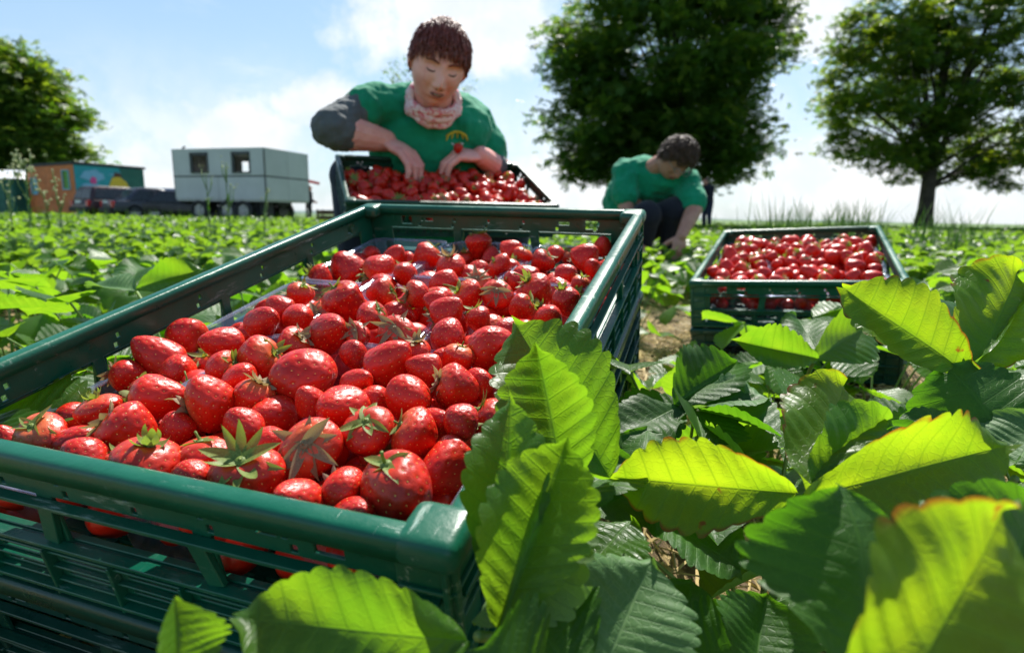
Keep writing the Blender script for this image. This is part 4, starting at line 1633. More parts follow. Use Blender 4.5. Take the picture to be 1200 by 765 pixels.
b1 = gpoint(782, 22)
tree('dense dark round tree behind the crouching man, foliage nearly reaching the field', b1, 12, 2.3, 0.32,
     [((-0.35, 0, 6.4), (3.8, 3.8, 3.9)), ((-2.5, 0, 3.6), (2.1, 2.4, 1.9)), ((1.5, 0.2, 3.6), (1.8, 2.4, 1.9)), ((0.1, -0.5, 3.0), (2.6, 2.4, 1.2)), ((2.0, 0, 2.2), (0.8, 1, 0.9)), ((-3.0, 0, 2.4), (1.2, 1, 0.8)), ((0, 0, 9.5), (3.0, 2.8, 2.5)), ((2.5, 0, 7.2), (1.1, 1.4, 1.2)), ((-3.0, 0, 6.0), (1.2, 1.4, 1.4))],
     36000, 0.25, 3, 0.22, 0.85, 520)
b2 = gpoint(1083, 27)
tree('loose wide-spreading tree at the right edge with a visible bare trunk', b2, 14, 2.0, 0.36,
     [((-1.6, 0, 5.6), (4.0, 3.8, 3.0)), ((2.6, 0, 6.5), (4.2, 3.8, 4.4)), ((-2.2, 0, 7.6), (3.2, 2.8, 1.8)), ((1.5, 0, 10.5), (5.5, 4, 2.4)), ((3.6, 0, 3.0), (3.2, 2.4, 1.2)), ((-1.4, -0.4, 2.9), (2.0, 1.8, 1.0)), ((-4.4, 0, 5.4), (1.6, 1.2, 0.8)), ((-4.6, 0, 7.2), (1.4, 1.2, 0.7)), ((-3.6, 0, 3.8), (1.6, 1.2, 0.5))],
     26000, 0.25, 5, 0.6, 0.75, 400)
b3 = gpoint(-20, 38)
tree('big dark round tree at the left edge behind the huts', b3, 12.5, 1.6, 0.4,
     [((-2.0, 0, 6.2), (8.0, 5, 4.9)), ((4.4, 0, 4.6), (2.4, 2.4, 2.9)), ((3.6, 0, 7.2), (2.2, 2.2, 2.0)), ((2.0, -1, 8.2), (4.0, 2.5, 2.2)), ((-3, -1, 2.8), (8, 3, 2.0)), ((2.6, 0, 2.6), (3.4, 2, 1.5)), ((-9, 0, 6), (4, 4, 5))],
     52000, 0.40, 8, 0.45, 1.25, 620, dense=1)
b4 = gpoint(512, 75)
tree('faint airy treetop far behind the head of the woman', b4, 19.5, 9.5, 0.22,
     [((-2.8, 0, 16.4), (3.4, 2.2, 2.8)), ((1.0, 0, 15.6), (4.4, 2.2, 3.2)), ((0.5, 0, 17.5), (2.6, 2, 1.8))], 1500, 0.26, 12, 0.3, 0.9, 130)

# ------------------------------------------------------------------ huts, trailer, cars, people far away
M['orange'] = simple('orange_boards', (0.72, 0.20, 0.06), 0.7, 0.25, 3)
M['teal'] = simple('teal_paint', (0.02, 0.36, 0.40), 0.6, 0.15, 2)
M['teal_dark'] = simple('dark_green_paint', (0.01, 0.12, 0.09), 0.6, 0.2, 2)
M['roofgrey'] = simple('roof_felt', (0.06, 0.06, 0.065), 0.8, 0.3, 4)
M['white'] = simple('white_paint', (0.75, 0.77, 0.8), 0.5, 0.1, 5)
M['paleblue'] = simple('pale_blue_paint', (0.22, 0.50, 0.66), 0.6, 0.1, 5)
M['pink'] = simple('pink_paint', (0.80, 0.08, 0.28), 0.6, 0.1, 5)
M['yellow'] = simple('yellow_paint', (0.75, 0.50, 0.03), 0.6, 0.1, 5)
M['brown'] = simple('brown_paint', (0.12, 0.05, 0.025), 0.7, 0.3, 5)
M['green_p'] = simple('green_paint', (0.12, 0.35, 0.06), 0.6, 0.2, 5)
M['glassd'] = simple('dark_window_glass', (0.02, 0.025, 0.03), 0.25, 0.1, 3)
M['panel'] = simple('grey_trailer_panel', (0.58, 0.57, 0.58), 0.55, 0.10, 1.2, 0.05, 9)
M['seam'] = simple('dark_rubber_seam', (0.05, 0.055, 0.06), 0.6, 0.2, 5)
M['black'] = simple('black_rubber', (0.018, 0.018, 0.02), 0.7, 0.2, 8)
M['metal'] = simple('dull_metal', (0.35, 0.36, 0.38), 0.4, 0.2, 8, metal=0.7)


def yawframe(p0, p1):
    """frame at p0 on the ground, +X towards p1, +Z up, +Y away"""
    x = (p1 - p0); x.z = 0
    L = x.length
    x.normalize()
    z = Vector((0, 0, 1))
    y = z.cross(x)
    return frame(Vector((p0.x, p0.y, 0)), x, y, z), L


def blob_shape(g, outline, y, T, cx=0, cz=0, s=1.0, mat=0):
    n = len(outline)
    V = [(cx + a * s, y, cz + b * s) for a, b in outline] + [(cx + a * s, y + T, cz + b * s) for a, b in outline]
    F = [tuple(range(n)), tuple(range(2 * n - 1, n - 1, -1))] + [(i, n + i, n + (i + 1) % n, (i + 1) % n) for i in range(n)]
    return g.add(V, F, mat=mat)


def part(name, g, mats, parent, mw=None, smooth=False):
    return link(name, g.mesh(name, mats, smooth), parent, mw)


# painted hut: orange end wall (left) and teal long wall (right)
hA, hB, hC = gpoint(38, 30.5), gpoint(92, 28.0), gpoint(172, 31.0)
fo, Lo = yawframe(hA, hB)
ft, Lt = yawframe(hB, hC)
hut = thing('painted_hut', 'small hut with an orange end wall and a teal mural wall', 'hut', Matrix.Translation(hB))
hi = Matrix.Translation(-hB)
ztop = 2.42
g_ = Geo(); plate(g_, Lo, ztop, 0.06, [(0.42, 0.98, 1.15, 1.85), (Lo - 1.05, Lo - 0.45, 1.35, 2.15)], hi @ fo, x0=0)
part('orange_wall', g_, [M['orange']], hut)
for (x0, x1, z0, z1) in ((0.42, 0.98, 1.15, 1.85), (Lo - 1.05, Lo - 0.45, 1.35, 2.15)):
    g_ = Geo()
    for (a, b_, c_, d_) in ((x0 - 0.05, x1 + 0.05, z0 - 0.05, z0), (x0 - 0.05, x1 + 0.05, z1, z1 + 0.05), (x0 - 0.05, x0, z0, z1), (x1, x1 + 0.05, z0, z1)):
        g_.box(((a + b_) / 2, -0.05, (c_ + d_) / 2), (b_ - a, 0.05, d_ - c_))
    wf = part('window', g_, [M['paleblue']], hut, hi @ fo)
    g_ = Geo(); g_.box(((x0 + x1) / 2, 0.0, (z0 + z1) / 2), (x1 - x0, 0.012, z1 - z0))
    part('pane', g_, [M['green_p'] if x0 > 1 else M['paleblue']], wf)
zt = [ztop, ztop - 0.1]
g_ = Geo(); plate(g_, Lt, ztop, 0.06, [], hi @ ft, x0=0)
part('teal_wall', g_, [M['teal']], hut)
g_ = Geo()
g_.box((Lt - 0.62, -0.045, ztop - 0.72), (1.2, 0.02, 1.4))
part('dark_green_panel', g_, [M['teal_dark']], hut, hi @ ft)
rs_ = random.Random(4)
def rough(n, a, b, j):
    return [(math.cos(2 * math.pi * i / n) * a * rs_.uniform(1 - j, 1 + j), math.sin(2 * math.pi * i / n) * b * rs_.uniform(1 - j, 1 + j)) for i in range(n)]
g_ = Geo(); blob_shape(g_, rough(14, 0.58, 0.26, 0.25), -0.052, 0.02, 0.80, 1.98); blob_shape(g_, rough(14, 0.45, 0.12, 0.25), -0.050, 0.018, 0.70, 1.50)
blob_shape(g_, rough(12, 0.55, 0.12, 0.3), -0.053, 0.02, 2.15, 2.08)
part('painted_cloud', g_, [M['paleblue']], hut, hi @ ft)
g_ = Geo(); blob_shape(g_, rough(10, 0.16, 0.17, 0.15), -0.058, 0.02, 0.80, 1.74)
part('painted_dot', g_, [M['pink']], hut, hi @ ft)
g_ = Geo(); blob_shape(g_, [(-0.5, -0.3), (0.6, -0.3), (0.42, 0.05), (0.1, 0.28), (-0.25, 0.22)], -0.058, 0.02, 1.95, 1.72)
part('painted_yellow_shape', g_, [M['yellow']], hut, hi @ ft)
g_ = Geo(); blob_shape(g_, [(-0.2, 0), (0.25, 0), (0.12, 0.2), (-0.1, 0.22)], -0.061, 0.02, 1.95, 1.98)
part('painted_brown_shape', g_, [M['brown']], hut, hi @ ft)
# back walls and roof
dA, dB, dC = (hi @ hA), Vector((0, 0, 0)), (hi @ hC)
dD = dA + dC
g_ = Geo()
for a, b_ in ((dC, dD), (dD, dA)):
    fr_, LL = yawframe(a, b_)
    plate(g_, LL - 0.1, ztop - 0.05, 0.06, [], fr_, x0=0.05)
part('back_wall', g_, [M['teal']], hut)
g_ = Geo()
cen = (dA + dC) / 2
def ex(p_, k=0.13):
    d = (p_ - cen); d.z = 0
    return p_ + d.normalized() * k
Q = [ex(dB), ex(dC), ex(dD), ex(dA)]
V = [(q.x, q.y, ztop + 0.02) for q in Q] + [(q.x, q.y, ztop + 0.13) for q in Q]
g_.add(V, [(3, 2, 1, 0), (4, 5, 6, 7), (0, 1, 5, 4), (1, 2, 6, 5), (2, 3, 7, 6), (3, 0, 4, 7)])
part('roof', g_, [M['roofgrey']], hut)

# second hut, cut by the left edge
sA, sB = gpoint(-60, 31), gpoint(21, 30)
fs, Ls = yawframe(sA, sB)
sh = thing('green_hut', 'low green hut with a pale gabled roof at the left edge', 'hut', Matrix.Translation(sB))
hi2 = Matrix.Translation(-sB)
g_ = Geo(); g_.box((Ls / 2, 1.2, 0.92), (Ls, 2.4, 1.84))
part('wall', g_, [M['teal_dark']], sh, hi2 @ fs)
g_ = Geo()
g_.add([(-0.1, -0.15, 1.85), (Ls + 0.12, -0.15, 1.85), (Ls * 0.86, 1.2, 2.35), (0, 1.2, 2.35), (-0.1, 2.55, 1.85), (Ls + 0.12, 2.55, 1.85)],
       [(0, 1, 2, 3), (3, 2, 5, 4), (0, 4, 5, 1), (1, 5, 2), (0, 3, 4)])
part('roof', g_, [M['white']], sh, hi2 @ fs)
g_ = Geo()
for k in range(9):
    g_.box((0.2 + k * (Ls - 0.3) / 8, -0.02, 0.92), (0.03, 0.04, 1.8))
part('wall_batten', g_, [M['teal_dark']], sh, hi2 @ fs)

# grey trailer with see-through windows
tP0, tP1, tP2 = gpoint(313, 24), gpoint(208, 25.3), None
ftr, LT = yawframe(Vector((tP1.x, tP1.y, 0)), Vector((tP0.x, tP0.y, 0)))
WT = 2.75
tr = thing('trailer', 'big grey box trailer with two see-through windows standing beyond the field', 'trailer', ftr)
zb, zm, ztp = 0.90, 1.80, 2.84
wins = [(0.20 * LT, 0.40 * LT, 1.92, ztp - 0.10), (0.66 * LT, 0.855 * LT, 1.92, ztp - 0.10)]
for (yy_, nm) in ((0, 'front'), (WT, 'back')):
    fl = Matrix.Translation((0, yy_, 0))
    if yy_:
        w2 = [(0.235 * LT, 0.345 * LT, 2.02, 2.62), (0.70 * LT, 0.82 * LT, 2.02, 2.62)]
    else:
        w2 = wins
    g_ = Geo(); plate(g_, LT - 0.04, ztp - zm - 0.03, 0.05, w2, fl, x0=0.02, z0=zm + 0.03); part('upper_panel', g_, [M['panel']], tr)
    for a, b_ in ((0.02, LT / 2 - 0.01), (LT / 2 + 0.01, LT - 0.02)):
        g_ = Geo(); plate(g_, b_ - a, zm - zb - 0.03, 0.05, [], fl, x0=a, z0=zb); part('lower_panel', g_, [M['panel']], tr)
for xx_ in (0, LT):
    fl = Matrix.Translation((xx_, 0, 0)) @ Matrix.Rotation(R(90), 4, 'Z')
    for (a, b_) in ((0.02, WT / 2 - 0.008), (WT / 2 + 0.008, WT - 0.02)):
        g_ = Geo(); plate(g_, b_ - a, ztp - zm - 0.03, 0.05, [], fl, x0=a, z0=zm + 0.03); part('upper_panel', g_, [M['panel']], tr)
        g_ = Geo(); plate(g_, b_ - a, zm - zb - 0.03, 0.05, [], fl, x0=a, z0=zb); part('lower_panel', g_, [M['panel']], tr)
g_ = Geo()
for yy_ in (0, WT):
    g_.box((LT / 2, yy_, zm), (LT + 0.01, 0.03, 0.055))
for xx_ in (0, LT):
    g_.box((xx_, WT / 2, zm), (0.03, WT + 0.01, 0.055))
for xx_ in (0, LT):
    for yy_ in (0, WT):
        g_.box((xx_, yy_, (zb + ztp) / 2), (0.045, 0.045, ztp - zb))
part('seam', g_, [M['seam']], tr)
for (a, b_, c_, d_) in wins:
    g_ = Geo()
    for (p0, p1, q0, q1) in ((a, b_, c_, c_ + 0.05), (a, b_, d_ - 0.12, d_), (a, a + 0.12, c_, d_), (b_ - 0.05, b_, c_, d_)):
        g_.box(((p0 + p1) / 2, -0.03, (q0 + q1) / 2), (p1 - p0, 0.06, q1 - q0))
    part('window', g_, [M['seam']], tr)
g_ = Geo(); g_.box((LT / 2, WT / 2, ztp + 0.02), (LT + 0.06, WT + 0.06, 0.05)); g_.box((LT / 2, WT / 2, zb - 0.04), (LT - 0.04, WT - 0.04, 0.07))
part('roof', g_, [M['panel']], tr)
g_ = Geo(); g_.tube([Vector((0.35, 0.2, ztp + 0.05)), Vector((0.35, 0.2, ztp + 0.12)), Vector((0.46, 0.2, ztp + 0.16))], 0.04, 8)
part('vent_pipe', g_, [M['seam']], tr)
g_ = Geo()
g_.box((LT / 2, WT / 2, zb - 0.15), (LT - 0.4, 0.9, 0.14)); g_.box((-0.9, WT / 2, zb - 0.2), (1.8, 0.1, 0.1))
part('chassis', g_, [M['black']], tr)
def wheel(parent, c, r, wd, rot=None, rimm=None):
    g = Geo()
    ring = []
    prof = [(r * 0.62, -wd / 2), (r * 0.93, -wd / 2), (r, -wd * 0.3), (r, wd * 0.3), (r * 0.93, wd / 2), (r * 0.62, wd / 2)]
    n = 22
    V = [(p * math.cos(2 * math.pi * i / n), q, p * math.sin(2 * math.pi * i / n)) for i in range(n) for p, q in prof]
    F = [(i * 6 + k, ((i + 1) % n) * 6 + k, ((i + 1) % n) * 6 + (k + 1) % 6, i * 6 + (k + 1) % 6) for i in range(n) for k in range(6)]
    g.add(V, F)
    wl = link('wheel', g.mesh('tyre', [M['black']]), parent, Matrix.Translation(c) @ (rot or Matrix.Identity(4)))
    g = Geo()
    g.tube([Vector((0, -wd * 0.3, 0)), Vector((0, wd * 0.3, 0))], r * 0.63, 18)
    g.tube([Vector((0, -wd * 0.42, 0)), Vector((0, wd * 0.42, 0))], r * 0.2, 10)
    for k in range(5):
        a = 2 * math.pi * k / 5
        g.box((math.cos(a) * r * 0.38, -wd * 0.36, math.sin(a) * r * 0.38), (r * 0.5, wd * 0.1, r * 0.12), Matrix.Rotation(-a, 4, 'Y'))
    part('rim', g, [rimm or M['metal']], wl)


for xx_ in (0.9, 2.3, 3.1):
    for yy_ in (0.12, WT - 0.12):
        wheel(tr, (xx_ + 0.2, yy_, 0.44), 0.44, 0.22)
for xx_ in (3.7, 4.05):
    g_ = Geo(); g_.box((xx_, 0.5, 0.42), (0.28, 0.5, 0.75)); part('storage_box', g_, [M['black']], tr)


def car(label, origin, heading, col, L=4.3, Wd=1.78, H=1.5, suv=False, mat=None):
    """+X is the front of the car; origin on the ground at its centre"""
    t = thing('parked_car', label, 'car', Matrix.Translation(origin) @ Matrix.Rotation(heading, 4, 'Z'), 'cars parked between the hut and the trailer')
    paint = simple('car_paint', col, 0.42, 0.1, 2, coat=0.15)
    hb = H * 0.58
    body = [(-L / 2, 0.35), (-L / 2 - 0.02, 0.6), (-L / 2 + 0.06, hb - 0.05), (-L / 2 + 0.12, hb), (L / 2 - 1.25, hb + 0.02), (L / 2 - 0.35, hb - 0.14), (L / 2 - 0.05, hb - 0.28), (L / 2, 0.5), (L / 2 - 0.05, 0.3)]
    cab = [(-L / 2 + (0.10 if suv else 0.45), hb - 0.02), (-L / 2 + (0.30 if suv else 0.95), H - 0.06), (-L / 2 + (0.6 if suv else 1.2), H), (L / 2 - 2.1, H - 0.01), (L / 2 - 1.85, H - 0.07), (L / 2 - 1.15, hb)]

    def extr(prof, w0, ins, n=6):
        g = Geo()
        m_ = len(prof)
        secs = [(-w0 / 2 + ins * 0.5, 0.965), (-w0 / 2, 1.0), (w0 / 2, 1.0), (w0 / 2 - ins * 0.5, 0.965)]
        cx = sum(p[0] for p in prof) / m_
        cz = sum(p[1] for p in prof) / m_
        V = []
        secs = [(-w0 / 2, 0.94), (-w0 / 2 + 0.06, 1.0), (w0 / 2 - 0.06, 1.0), (w0 / 2, 0.94)]
        for yv, s in secs:
            for x, z in prof:
                yy2 = yv * (1 - ins * max(0, (z - hb)) / max(H - hb, 0.1))
                V.append((cx + (x - cx) * s, yy2, cz + (z - cz) * s))
        F = [(a * m_ + i, a * m_ + (i + 1) % m_, (a + 1) * m_ + (i + 1) % m_, (a + 1) * m_ + i) for a in range(3) for i in range(m_)]
        F += [tuple(range(m_))[::-1], tuple(range(3 * m_, 4 * m_))]
        return g.add(V, F)
    bevel(link('body', extr(body, Wd, 0).mesh('body', [paint], True), t), 0.05, 3, 30)
    bevel(link('cabin', extr(cab, Wd - 0.06, 0.22).mesh('cabin', [paint], True), t), 0.04, 2, 30)
    # windows
    wi = 1 - 0.5 * 0.22
    for s in (-1, 1):
        g = Geo()
        yv = s * (Wd / 2 - 0.03)
        for (xa, xb, xc, xd) in ((-L / 2 + (0.42 if suv else 1.05), -0.35, -0.35, -L / 2 + (0.28 if suv else 0.7)), (-0.27, L / 2 - 2.0, L / 2 - 1.42, -0.27)):
            z1, z0 = H - 0.12, hb + 0.05
            y1 = yv * (1 - 0.22 * (z1 - hb) / (H - hb)) + s * 0.012
            y0 = yv * (1 - 0.22 * (z0 - hb) / (H - hb)) + s * 0.012
            V = [(xa, y1, z1), (xb, y1, z1), (xc, y0, z0), (xd, y0, z0)]
            V += [(a, b - s * 0.02, c_) for a, b, c_ in V]
            g.add(V, [(0, 1, 2, 3), (7, 6, 5, 4), (0, 4, 5, 1), (1, 5, 6, 2), (2, 6, 7, 3), (3, 7, 4, 0)])
        part('side_window', g, [M['glassd']], t)
    for nm, x1, x0 in (('rear_window', -L / 2 + (0.27 if suv else 0.88), -L / 2 + (0.13 if suv else 0.55)), ('windscreen', L / 2 - 1.83, L / 2 - 1.25)):
        g = Geo()
        s = -1 if nm == 'rear_window' else 1
        z1, z0 = H - 0.14, hb + 0.06
        V = [(x1 + s * 0.02, -Wd * 0.36, z1), (x1 + s * 0.02, Wd * 0.36, z1), (x0 + s * 0.02, Wd * 0.42, z0), (x0 + s * 0.02, -Wd * 0.42, z0)]
        V += [(a - s * 0.03, b, c_) for a, b, c_ in V]
        g.add(V, [(0, 1, 2, 3), (7, 6, 5, 4), (0, 4, 5, 1), (1, 5, 6, 2), (2, 6, 7, 3), (3, 7, 4, 0)])
        part(nm, g, [M['glassd']], t)
    red = simple('red_lamp', (0.5, 0.01, 0.01), 0.2, 0.1, 5)
    for s in (-1, 1):
        g = Geo(); g.box((-L / 2 + 0.05, s * (Wd / 2 - 0.14), hb - 0.16), (0.14, 0.24, 0.24)); bevel(part('tail_light', g, [red], t), 0.02, 2)
        g = Geo(); g.box((L / 2 - 0.12, s * (Wd / 2 - 0.25), hb - 0.30), (0.2, 0.34, 0.14)); bevel(part('headlight', g, [M['white']], t), 0.02, 2)
        g = Geo(); g.box((L / 2 - 1.45, s * (Wd / 2 + 0.06), hb + 0.08), (0.12, 0.2, 0.13)); bevel(part('wing_mirror', g, [paint], t), 0.02, 2)
        for xx_ in (-L / 2 + 0.8, L / 2 - 0.85):
            wheel(t, (xx_, s * (Wd / 2 - 0.1), 0.33), 0.33, 0.2)
    g = Geo(); g.box((-L / 2 - 0.03, 0, 0.42), (0.14, Wd - 0.1, 0.2)); bevel(part('bumper', g, [M['black']], t), 0.03, 2)
    g = Geo(); g.box((-L / 2 - 0.035, 0, 0.74), (0.03, 0.5, 0.11)); part('number_plate', g, [M['white']], t)
    return t


car('dark red sport utility car seen from its rear corner in front of the teal wall', gpoint(150, 27.8), R(58), (0.035, 0.008, 0.012), 3.9, 1.7, 1.42, True)
car('dark blue hatchback next to the red car, sun glinting on its roof', gpoint(186, 26.5), R(48), (0.02, 0.028, 0.05), 3.9, 1.7, 1.36)
car('silver blue car half hidden behind the dark blue one, just left of the trailer', gpoint(212, 29), R(10), (0.25, 0.29, 0.36), 4.2, 1.75, 1.45)
car('low black car in the shade by the trailer drawbar', gpoint(222, 26.5), R(15), (0.015, 0.015, 0.02), 3.9, 1.7, 1.25)

# ------------------------------------------------------------------ people
def skin_material(name, a, b):
    mt, g, out = material(name)
    tcn = g.n('ShaderNodeTexCoord').outputs['Object']
    n = g.noise(tcn, 14, 5, 0.6)
    base = g.mix(g.ramp(n, 0.3, 0.7), c4(*a), c4(*b))
    base = g.mix(g.ramp(g.noise(tcn, 45, 3), 0.5, 0.75, 0, 0.35), base, c4(a[0] * 0.85, a[1] * 0.6, a[2] * 0.6))
    p = principled(g, out, Base_Color=base, Roughness=0.48)
    p.inputs['Subsurface Weight'].default_value = 0.15
    p.inputs['Subsurface Radius'].default_value = (1, 0.35, 0.2)
    p.inputs['Subsurface Scale'].default_value = 0.008
    bb = g.n('ShaderNodeBump')
    bb.inputs['Strength'].default_value = 0.15
    bb.inputs['Distance'].default_value = 0.002
    g.set(bb.inputs['Height'], g.noise(tcn, 160, 4, 0.6))
    g.set(p.inputs['Normal'], bb.outputs[0])
    return mt


def cloth(name, col, scale=18, bump=0.5):
    mt, g, out = material(name)
    tcn = g.n('ShaderNodeTexCoord').outputs['Object']
    n = g.noise(tcn, scale, 5, 0.6)
    base = g.mix(g.ramp(n, 0.3, 0.7), c4(*[c * 0.82 for c in col]), c4(*col))
    p = principled(g, out, Base_Color=base, Roughness=0.85)
    p.inputs['Specular IOR Level'].default_value = 0.2
    p.inputs['Sheen Weight'].default_value = 0.15
    mp = g.n('ShaderNodeMapping')
    mp.inputs['Scale'].default_value = (1, 1, 0.35)
    mp.inputs['Rotation'].default_value = (0.5, 0.3, 0)
    g.set(mp.inputs[0], tcn)
    b1_ = g.n('ShaderNodeBump')
    b1_.inputs['Strength'].default_value = bump
    b1_.inputs['Distance'].default_value = 0.02
    g.set(b1_.inputs['Height'], g.noise(mp.outputs[0], 13, 3, 0.5, 0.6))
    g.set(p.inputs['Normal'], b1_.outputs[0])
    return mt


M['skin'] = skin_material('light_skin', (0.74, 0.32, 0.27), (0.82, 0.43, 0.36))
M['skin2'] = skin_material('tanned_skin', (0.42, 0.19, 0.12), (0.52, 0.27, 0.18))
M['lip'] = simple('lips', (0.42, 0.13, 0.11), 0.4, 0.1, 60)
M['shirt'] = cloth('green_tshirt', (0.005, 0.27, 0.135))
M['sleeve'] = cloth('grey_sleeve', (0.105, 0.12, 0.125), 30)
M['trouser'] = cloth('dark_blue_trousers', (0.020, 0.030, 0.055))
M['darkcloth'] = cloth('dark_clothes', (0.018, 0.02, 0.03))
M['hair_f'] = simple('auburn_hair', (0.20, 0.042, 0.026), 0.5, 0.45, 60)
M['hair_m'] = simple('brown_curly_hair', (0.09, 0.045, 0.022), 0.5, 0.5, 50, 0.3, 160)
M['darkline'] = simple('lashes_and_shade', (0.05, 0.025, 0.02), 0.6, 0.2, 50)  # eyelashes, plus the painted shade of mouth and nostrils
M['teeth'] = simple('teeth', (0.7, 0.66, 0.6), 0.3, 0.05, 50)
mt, g, out = material('pink_patterned_scarf')
tcn = g.n('ShaderNodeTexCoord').outputs['Object']
nn = g.noise(tcn, 55, 4, 0.65, 1.2)
base = g.mix(g.ramp(nn, 0.50, 0.60), c4(0.80, 0.62, 0.62), c4(0.66, 0.12, 0.16))
base = g.mix(g.ramp(g.noise(tcn, 20, 3), 0.5, 0.7, 0, 0.35), base, c4(0.75, 0.42, 0.42))
p = principled(g, out, Base_Color=base, Roughness=0.8)
M['scarf'] = mt


def sm(a, b, x):
    t = np.clip((x - a) / (b - a), 0, 1)
    return t * t * (3 - 2 * t)


def head_mesh(nu=120, nv=90):
    """closed head, face towards -Y, chin at about z=-.118, crown z=+.12"""
    th = np.linspace(0, 2 * np.pi, nu, endpoint=False)
    ph = np.linspace(0, np.pi, nv + 1)[1:-1]
    TH, PH = np.meshgrid(th, ph)
    D = np.stack([np.sin(PH) * np.cos(TH), np.sin(PH) * np.sin(TH), np.cos(PH)], -1).reshape(-1, 3)
    D = np.vstack([D, [0, 0, 1], [0, 0, -1]])
    P = D * np.array([0.076, 0.096, 0.118])
    x, y, z = P.T
    front = sm(0.02, -0.05, y)
    low = np.clip(-z / 0.118, 0, 1)
    x = x * (1 - 0.20 * low ** 1.8 * (0.35 + 0.65 * front)) * (1 + 0.03 * np.clip(z / 0.1, 0, 1))
    y = np.where(y > 0, y * (1 - 0.55 * low ** 1.2), y * (1 - 0.05 * low))
    y = np.where(y < 0, np.minimum(y, y * 0.96), y)

    def G(cx, cz, sx, sz):
        return np.exp(-((x - cx) / sx) ** 2 - ((z - cz) / sz) ** 2) * front
    dy = np.zeros_like(x)
    # nose
    dy -= 0.010 * G(0, 0.012, 0.010, 0.022)
    dy -= 0.023 * G(0, -0.020, 0.0115, 0.017)
    dy -= 0.010 * G(0, -0.032, 0.010, 0.009)
    for s in (-1, 1):
        dy -= 0.008 * G(s * 0.013, -0.034, 0.007, 0.007)
        dy += 0.016 * G(s * 0.031, 0.013, 0.017, 0.012)
        dy -= 0.0075 * G(s * 0.031, 0.009, 0.012, 0.009)
        dy += 0.0028 * G(s * 0.031, 0.002, 0.013, 0.0022)
        dy -= 0.005 * G(s * 0.030, 0.030, 0.022, 0.008)
        dy -= 0.006 * G(s * 0.042, -0.025, 0.018, 0.018)
        dy += 0.004 * G(s * 0.026, -0.045, 0.006, 0.014)
    dy -= 0.009 * G(0, -0.056, 0.026, 0.016)
    dy -= 0.004 * G(0, -0.0515, 0.020, 0.0045)
    dy -= 0.0045 * G(0, -0.0650, 0.016, 0.0055)
    dy += 0.006 * G(0, -0.0580, 0.021, 0.0028)
    dy += 0.004 * G(0, -0.077, 0.020, 0.006)
    dy -= 0.010 * G(0, -0.096, 0.019, 0.014)
    y = y + dy
    V = np.stack([x, y, z], -1)
    n = len(ph)
    F = []
    for j in range(n - 1):
        for i in range(nu):
            i2 = (i + 1) % nu
            F.append((j * nu + i, (j + 1) * nu + i, (j + 1) * nu + i2, j * nu + i2))
    a, b = len(V) - 2, len(V) - 1
    for i in range(nu):
        i2 = (i + 1) % nu
        F.append((a, i, i2)); F.append((b, (n - 1) * nu + i2, (n - 1) * nu + i))
    return V, F


HV, HF = head_mesh()


def face_y(x, z):
    """front surface of the head at x, z (for lips, brows ...)"""
    m_ = HV[:, 1] < 0
    d = (HV[m_, 0] - x) ** 2 + (HV[m_, 2] - z) ** 2
    return float(HV[m_][d.argmin(), 1])


def remesh(o, vox, smooth=4):
    r = o.modifiers.new('remesh', 'REMESH')
    r.mode = 'VOXEL'
    r.voxel_size = vox
    r.use_smooth_shade = True
    s = o.modifiers.new('smooth', 'SMOOTH')
    s.factor = 0.5
    s.iterations = smooth
    return o


def hair(parent, HM, S, mat, zline, n, length, seed, curl=0.0, cap=0.010, comb=(0, -0.6, -0.5)):
    """cap plus overlapping locks; zline(theta) gives the hairline height"""
    rs = random.Random(seed)
    g = Geo()
    th = np.arctan2(HV[:, 1], HV[:, 0])
    zl = np.array([zline(t) for t in th])
    up_ = sm(-0.006, 0.012, HV[:, 2] - zl)
    nrm = HV / np.linalg.norm(HV, axis=1)[:, None]
    bump = 1 + 0.10 * np.sin(HV[:, 0] * 120 + seed) * np.sin(HV[:, 1] * 95) + 0.3 * np.sin(HV[:, 2] * 140)
    P = HV + nrm * (cap * up_ * bump)[:, None]
    F = [f for f in HF if all(HV[v, 2] > zl[v] - 0.004 for v in f)]
    g.add(P * S, F)
    nv = len(HV)
    cand = [i for i in range(nv) if HV[i, 2] > zl[i] - 0.002]
    wts = [math.hypot(HV[i, 0], HV[i, 1]) + 0.01 for i in cand]
    for k in range(n):
        i = rs.choices(cand, wts)[0]
        p0 = Vector(HV[i]) + Vector([rs.uniform(-0.003, 0.003) for _ in range(3)])
        nr = Vector(nrm[i])
        jt = 0.22 if curl < 0.004 else 0.6
        d = Vector(comb) + Vector((nr.x * 0.6, nr.y * 0.25, 0)) + Vector([rs.uniform(-jt, jt) for _ in range(3)])
        if p0.z > 0.09:
            d += Vector((0, -0.3, 0.5))
        d = (d - nr * d.dot(nr))
        d = d.normalized() if d.length > 1e-3 else Vector((1, 0, 0))
        L = length * rs.uniform(0.6, 1.2)
        pts = []
        ph = rs.uniform(0, 6)
        side = nr.cross(d)
        for q in range(5):
            t = q / 4
            lift = cap * 0.8 + (0.004 if curl < 0.004 else 0.010) * math.sin(t * 2.4) * rs.uniform(0.3, 1.3)
            pts.append((p0 + d * L * t + nr * (lift - 0.006 * t * t) + side * (curl * math.sin(ph + t * 5) + 0.002 * math.sin(ph))) * S)
        r0 = rs.uniform(0.0009, 0.0022) * S
        g.tube(pts, [r0, r0 * 1.25, r0, r0 * 0.7, r0 * 0.15], 5)
    return link('hair', g.mesh('hair', [mat]), parent, HM)


